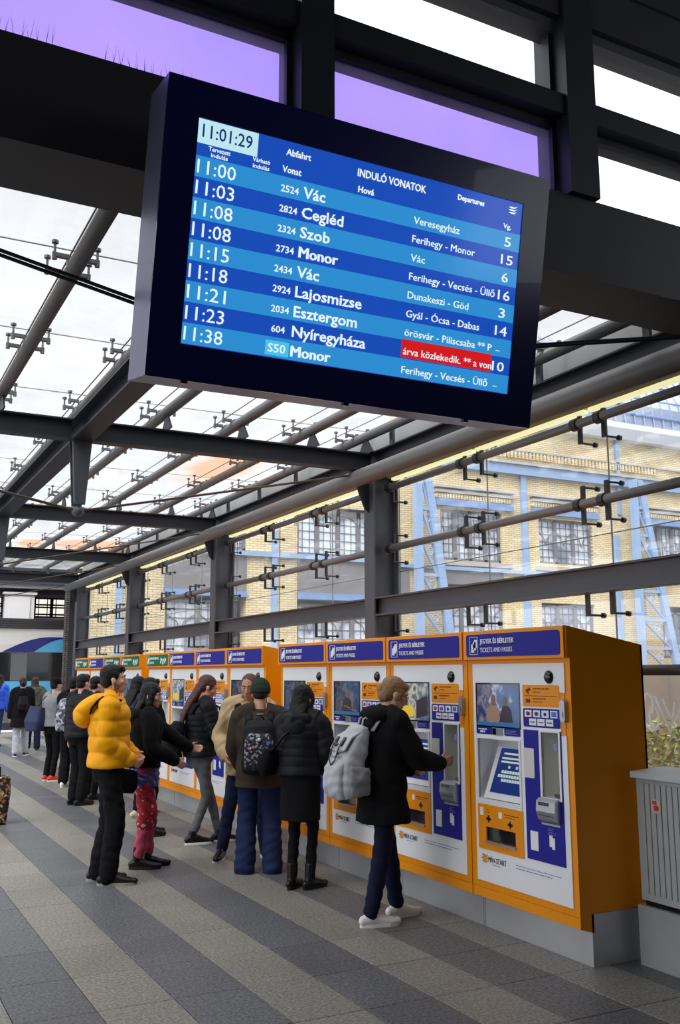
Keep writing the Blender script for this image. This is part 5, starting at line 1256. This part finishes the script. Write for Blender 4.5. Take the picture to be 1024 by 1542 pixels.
for sd in (-1, 1):
    q = MB(); q.loft(p.strap_pts(sd, .05), [(.032, .009)] * 7, 10); p.cout('strap', q, 'bk2', bk_, solid=False)
q = MB(); c = p.sp(.485, (0, -.135)); q.loft([c + Vector((-.03, 0, 0)), c + Vector((.03, 0, 0))], [(.012, .004)] * 2, 8, up=(0, 0, 1)); p.cout('jacket_label', q, 'trouser_grey', bk_, solid=False) if False else p.fin(q).build('jacket_label', M['trouser_grey'], p.root)

# --- 4. man facing us behind the beanie, beige jacket
p = Fig('man with cropped hair in a beige jacket facing the camera behind the beanie', (3.46, 8.52), math.radians(158), 1.66, lean=.03, head=(-.30, .22),
        hands=[(-.22, .18, .98), (.22, .16, .96)], feet=[(-.17, .0, .35), (.24, .02, -.25)], vox=.0085, skin='skin_b', eyes=True, build=1.05)
p.body(); p.eyeballs(); p.hair('fade', 'hair_fade')
p.top('jacket', 'beige', hem=-.16, th=.05, wr=.011, ws=13, hood=True)
p.trousers('jean_dk', .085, .066, .055); p.shoes('shoe_black', 'shoe_white', stripe='white_print')
bk_ = p.carried('backpack', 'black backpack on the man in beige, only its strap showing', p.sp(.0, (0, -.24)))
q = MB(); PP, RR = cat([(p.sp(.02, (0, -.24)), (.13, .07)), (p.sp(.2, (0, -.26)), (.14, .08)), (p.sp(.38, (0, -.22)), (.11, .06))], 4); q.loft(PP, RR, 20, up=(0, 1, 0), e=3); p.cout('bag_body', q, 'bk', bk_, .012, 2)
for sd in (-1, 1):
    q = MB(); q.loft(p.strap_pts(sd, .058), [(.032, .009)] * 7, 10); p.cout('strap', q, 'bk', bk_, solid=False)

# --- 5. woman with long dark red-brown hair, black puffer, grey jeans
p = Fig('woman with long reddish brown hair, black quilted jacket and grey jeans at a machine', (3.30, 9.42), -math.radians(86), 1.67, lean=.03, head=(-.25, .42),
        hands=[(-.12, .32, 1.02), (.14, .30, 1.02)], feet=[(-.02, .24, .0), (.0, -.06, -.1)], vox=.0085, eyes=True, hipdrop=.02, hip=(0, .0), build=.98)
M['hair_red'] = mat('reddish_brown_hair', (78, 36, 34), .4, 0, .35, 50, .5, 150)
p.body(); p.eyeballs(); p.hair('ponytail', 'hair_red')
p.top('quilted_jacket', 'bk2', hem=-.04, th=.042, rib=(.010, .06), wr=.004)
p.trousers('jean_grey', .082, .055, .042, hemz=.12); p.shoes('shoe_black', 'shoe_white', boot=.03)
bk_ = p.carried('backpack', 'black backpack slung behind the long-haired woman in the quilted jacket', p.sp(.0, (0, -.27)))
q = MB(); PP, RR = cat([(p.sp(-.06, (-.04, -.25)), (.12, .07)), (p.sp(.02, (-.04, -.30)), (.15, .10)), (p.sp(.16, (-.04, -.28)), (.14, .09)), (p.sp(.30, (-.04, -.22)), (.11, .05))], 5); q.loft(PP, RR, 24, up=(0, 1, 0), e=2.6); p.cout('bag_body', q, 'bk', bk_, .01, 2, wr=.005)
for sd in (-1, 1):
    q = MB(); q.loft(p.strap_pts(sd, .05), [(.024, .008)] * 7, 10); p.cout('strap', q, 'bk', bk_, solid=False)

# --- 6. woman with red printed shorts over pink trousers
p = Fig('black-haired woman in black jacket, red patterned shorts and pink trousers', (2.46, 8.52), -math.radians(98), 1.58, lean=.05, head=(-.5, .10),
        hands=[(-.16, .50, 1.06, .0, .9, -.1), (.22, .26, 1.0)], feet=[(-.06, .08, .0), (.05, -.03, -.2)], vox=.0075, eyes=True, build=.98, elbowpole=((-.4, -.3, -1), (.5, -.8, -.5)))
p.body(curl=(.5, .4)); p.eyeballs(); p.hair('long', 'hair_black')
p.top('jacket', 'bk', hem=.0, th=.045, wr=.008, hood=True)
q = MB(); q.loft([p.sp(-.17), p.sp(-.10), p.sp(.0), p.sp(.10)], [(.185, .155), (.188, .158), (.18, .15), (.15, .12)], 24, up=(0, 1, 0)); p.out('satin_shirt', q, 'satin', wr=.012, ws=22)
p.trousers('pajama', .10, .088, .08, name='patterned_shorts', upto=.22, wr=.008)
p.trousers('pink', .078, .066, .052, hemz=.14, wr=.008, seed=6); p.shoes('shoe_black', 'rubber_bk', boot=.10, solez=.03)
hb = p.carried('hand_bag', 'black bag held between the yellow jacket and the woman in pink', p.sp(-.12, (.10, -.30)), 'bag')
q = MB(); q.loft([p.sp(-.21, (.22, -.20)), p.sp(-.13, (.22, -.19)), p.sp(.0, (.21, -.16))], [(.04, .09), (.055, .12), (.04, .08)], 16, up=(0, 1, 0), e=3); p.cout('bag_body', q, 'bk', hb, .01, 2)
q = MB(); q.loft([p.sp(-.02, (.22, -.16)), p.sp(.2, (.22, -.08)), p.sp(.45, (.20, .0))], [.007] * 3, 6); p.cout('strap', q, 'bk', hb, solid=False)

# --- 7. young man in the yellow puffer
p = Fig('young man in a bright yellow puffer jacket and black trousers standing sideways', (2.04, 8.07), -math.radians(106), 1.735, lean=-.01, head=(.05, -.02),
        hands=[(-.05, .20, .99, .6, .7, -.4), (.10, .17, .965, -.3, .8, -.4)], feet=[(-.09, -.06, .1), (.10, .03, -.05)], vox=.0075, eyes=True, build=1.02, elbowpole=((-.7, -.8, -.8), (.5, -1, -.8)))
p.body(curl=(.7, .8)); p.eyeballs(); p.hair('short', 'hair_black')
q = MB()
for a_ in range(2):
    sx_ = (-1, 1)[a_]; q.ell(p.hp(sx_ * .060, .02, -.06), (.008, .03, .030), p.HM, 10, 6)
p.out('beard', q, mat('stubble', (110, 84, 72), .9), vox=.007)
p.top('puffer_jacket', 'yellow', hem=-.03, th=.048, sth=.042, rib=(.017, .125), wr=.0025, ws=16, seed=5)
q = MB(); q.loft([p.sp(.505, (-.10, .05)), p.sp(.525, (-.10, -.04)), p.sp(.525, (0, -.10)), p.sp(.525, (.10, -.04)), p.sp(.505, (.10, .05)), p.sp(.49, (.0, .09)), p.sp(.505, (-.10, .05))], [.038] * 7, 14)
RH = Matrix.Rotation(math.radians(32), 3, 'X'); q.ell(p.sp(.455, (0, -.155)), (.150, .13, .085), RH, 20, 12, e=2.4); q.ell(p.sp(.375, (0, -.215)), (.130, .075, .095), RH, 18, 10)
p.out('hood', q, 'yellow', smooth=5, wr=.005)
q = MB(); q.loft([p.sp(.50, (.135, .10)), p.sp(.54, (.145, .03)), p.sp(.54, (.155, -.05)), p.sp(.50, (.16, -.10)), p.sp(.45, (.16, -.14)), p.sp(.40, (.15, -.15))], [(.030, .009), (.034, .010), (.036, .010), (.034, .010), (.028, .009), (.018, .008)], 12)
p.out('strap', q, 'bk2')
p.trousers('bk', .092, .082, .070, hemz=-.05, wr=.008); p.shoes('shoe_black', 'rubber', ln=1.05)

# --- further people by the green machines
p = Fig('person with black hair, dark plum coat and pale shoes behind the pink trousers', (3.20, 11.5), -math.radians(70), 1.63, lean=.03, head=(0, .15), vox=.011, feet=[(-.1, .3, 0), (.1, .0, -.1)], hands=[(-.15, .3, 1.0), (.15, .3, 1.0)])
p.body(); p.hair('long'); p.top('coat', mat('dark_plum_navy', (38, 34, 58), .8, 0, .2, 10), hem=-.15, th=.05); p.trousers('bk'); p.shoes(mat('cream_shoe', (206, 190, 168), .6), 'rubber')
p = Fig('person with short black hair right beside the nearest green-header machine', (2.95, 10.15), -math.radians(80), 1.62, lean=.03, head=(0, .1), vox=.011, feet=[(-.1, .1, 0), (.1, .0, -.1)], hands=[(-.15, .3, 1.0), (.15, .3, 1.0)])
p.body(); p.hair('short'); p.top('jacket', 'bk', hem=-.08, th=.045); p.trousers('bk'); p.shoes('shoe_black', 'rubber_bk')
p = Fig('person with short black hair and red-orange collar seen past the yellow jacket', (3.15, 13.4), -math.radians(75), 1.63, vox=.012)
p.body(); p.hair('short'); p.top('jacket', 'bk', hem=-.05, th=.045)
q = MB(); q.loft([p.sp(.47), p.sp(.55)], [(.13, .12), (.085, .08)], 16, up=(0, 1, 0)); p.out('collar', q, 'redcl'); p.trousers('bk'); p.shoes('shoe_black', 'rubber_bk')
p = Fig('black-haired young man in a black puffer just left of the yellow jacket', (2.86, 12.9), -math.radians(62), 1.66, vox=.011, feet=[(-.08, .0, 0), (.09, -.02, -.1)])
p.body(); p.hair('short'); p.top('puffer_jacket', 'bk2', hem=-.05, th=.05, rib=(.01, .08)); p.trousers('bk', .09, .08, .065); p.shoes('shoe_black', 'rubber_bk')
p = Fig('person in black clothes and white shoes wearing a grey patterned backpack', (3.20, 14.98), -math.radians(35), 1.62, vox=.011, feet=[(-.10, .0, .1), (.10, -.0, -.3)], hands=[(-.2, .2, .9), (.22, .2, .9)])
p.body(); p.hair('short'); p.top('jacket', 'bk', hem=-.08, th=.05, hood=True); p.trousers('bk', .095, .09, .08); p.shoes('shoe_white', 'shoe_white')
bk_ = p.carried('backpack', 'grey patterned backpack on the person in black near the far machines', p.sp(.0, (0, -.24)))
q = MB(); PP, RR = cat([(p.sp(-.04, (0, -.23)), (.15, .08)), (p.sp(.14, (0, -.26)), (.16, .10)), (p.sp(.32, (0, -.24)), (.15, .08)), (p.sp(.44, (0, -.19)), (.10, .05))], 4); q.loft(PP, RR, 22, up=(0, 1, 0), e=2.8); p.cout('bag_body', q, 'grey_pattern', bk_, .011, 2)
for sd in (-1, 1):
    q = MB(); q.loft(p.strap_pts(sd, .05), [(.026, .008)] * 7, 8); p.cout('strap', q, 'bk', bk_, solid=False)
p = Fig('person in dark cap, grey top and red shoes at the end of the queue', (3.12, 16.0), -math.radians(60), 1.60, vox=.012, feet=[(-.10, .0, .1), (.10, -.05, -.2)])
p.body(); p.hair('short'); q = MB(); q.ell(p.hp(0, -.015, .055), (.088, .105, .08), p.HM, 16, 10); q.loft([p.hp(0, .06, .03), p.hp(0, .15, .02)], [(.06, .008), (.05, .006)], 12); p.out('cap', q, 'bk'); p.top('jacket', 'grey_cl2', hem=-.02, th=.04); p.trousers('bk'); p.shoes('redcl', 'shoe_white')
hb = p.carried('shoulder_bag', 'large dark blue shoulder bag on the person with the cap', p.sp(.0, (-.22, -.12)), 'bag')
q = MB(); q.loft([p.sp(-.10, (-.20, -.20)), p.sp(.05, (-.20, -.20)), p.sp(.30, (-.18, -.17))], [(.16, .12), (.19, .14), (.15, .10)], 18, up=(0, 1, 0), e=3.5); M['dusty_blue'] = mat('dusty_blue_nylon', (36, 46, 84), .7); p.cout('bag_body', q, 'dusty_blue', hb, .012, 2)
q = MB(); q.loft([p.sp(.28, (-.18, -.2)), p.sp(.47, (-.1, -.12)), p.sp(.53, (.0, .0)), p.sp(.40, (.05, .13))], [(.015, .006)] * 4, 8); p.cout('strap', q, 'bk', hb, solid=False)
# --- walkers by the train
p = Fig('woman in long black coat and pale grey trousers walking towards the train', (3.46, 21.0), -math.radians(5), 1.60, vox=.012, feet=[(-.10, -.1, 0), (.12, .18, -.4)], hands=[(-.24, .05, .85), (.24, .1, .85)])
p.body(); p.hair('updo', 'hair_brown'); p.top('coat', 'bk', hem=-.30, th=.055, flare=.04, hood=True); p.trousers('trouser_grey', .09, .08, .075); p.shoes('shoe_black', 'shoe_white')
bk_ = p.carried('backpack', 'small black rucksack on the long black coat', p.sp(.0, (0, -.22))); q = MB(); q.loft([p.sp(.08, (0, -.21)), p.sp(.2, (0, -.23)), p.sp(.38, (0, -.20))], [(.11, .06), (.12, .07), (.09, .04)], 16, up=(0, 1, 0), e=3); p.cout('bag_body', q, 'bk2', bk_, .012, 2)
p = Fig('person in an olive jacket and dark blue trousers walking beside the black coat', (3.95, 22.4), -math.radians(8), 1.60, vox=.012, feet=[(-.10, .15, 0), (.1, -.15, -.1)], hands=[(-.24, .1, .85), (.3, .0, .9)])
p.body(); p.hair('long', 'hair_brown'); p.top('jacket', 'olive', hem=-.12, th=.06, hood=True); p.trousers('navy', .09, .08, .075); p.shoes('shoe_black', 'rubber')
p = Fig('person in a royal blue jacket and blue jeans walking at the far left edge', (3.42, 24.2), -math.radians(30), 1.66, vox=.012, feet=[(-.10, .2, 0), (.1, -.2, -.1)], lean=.12)
p.body(); p.hair('long', 'hair_black'); p.top('jacket', 'royal', hem=-.05, th=.05); p.trousers('jean', .09, .075, .06); p.shoes('shoe_black', 'rubber_bk')

for o in sc.objects:
    if o.name.split('.')[0] in ('small_print', 'card_emblems', 'stickers', 'screen_keys', 'picture_figures', 'ticket_icons', 'picture_sign', 'rivets', 'dentils', 'pane_joints', 'glazing_bars', 'lattice_web', 'roof_lattice'): o['kind'] = 'stuff'
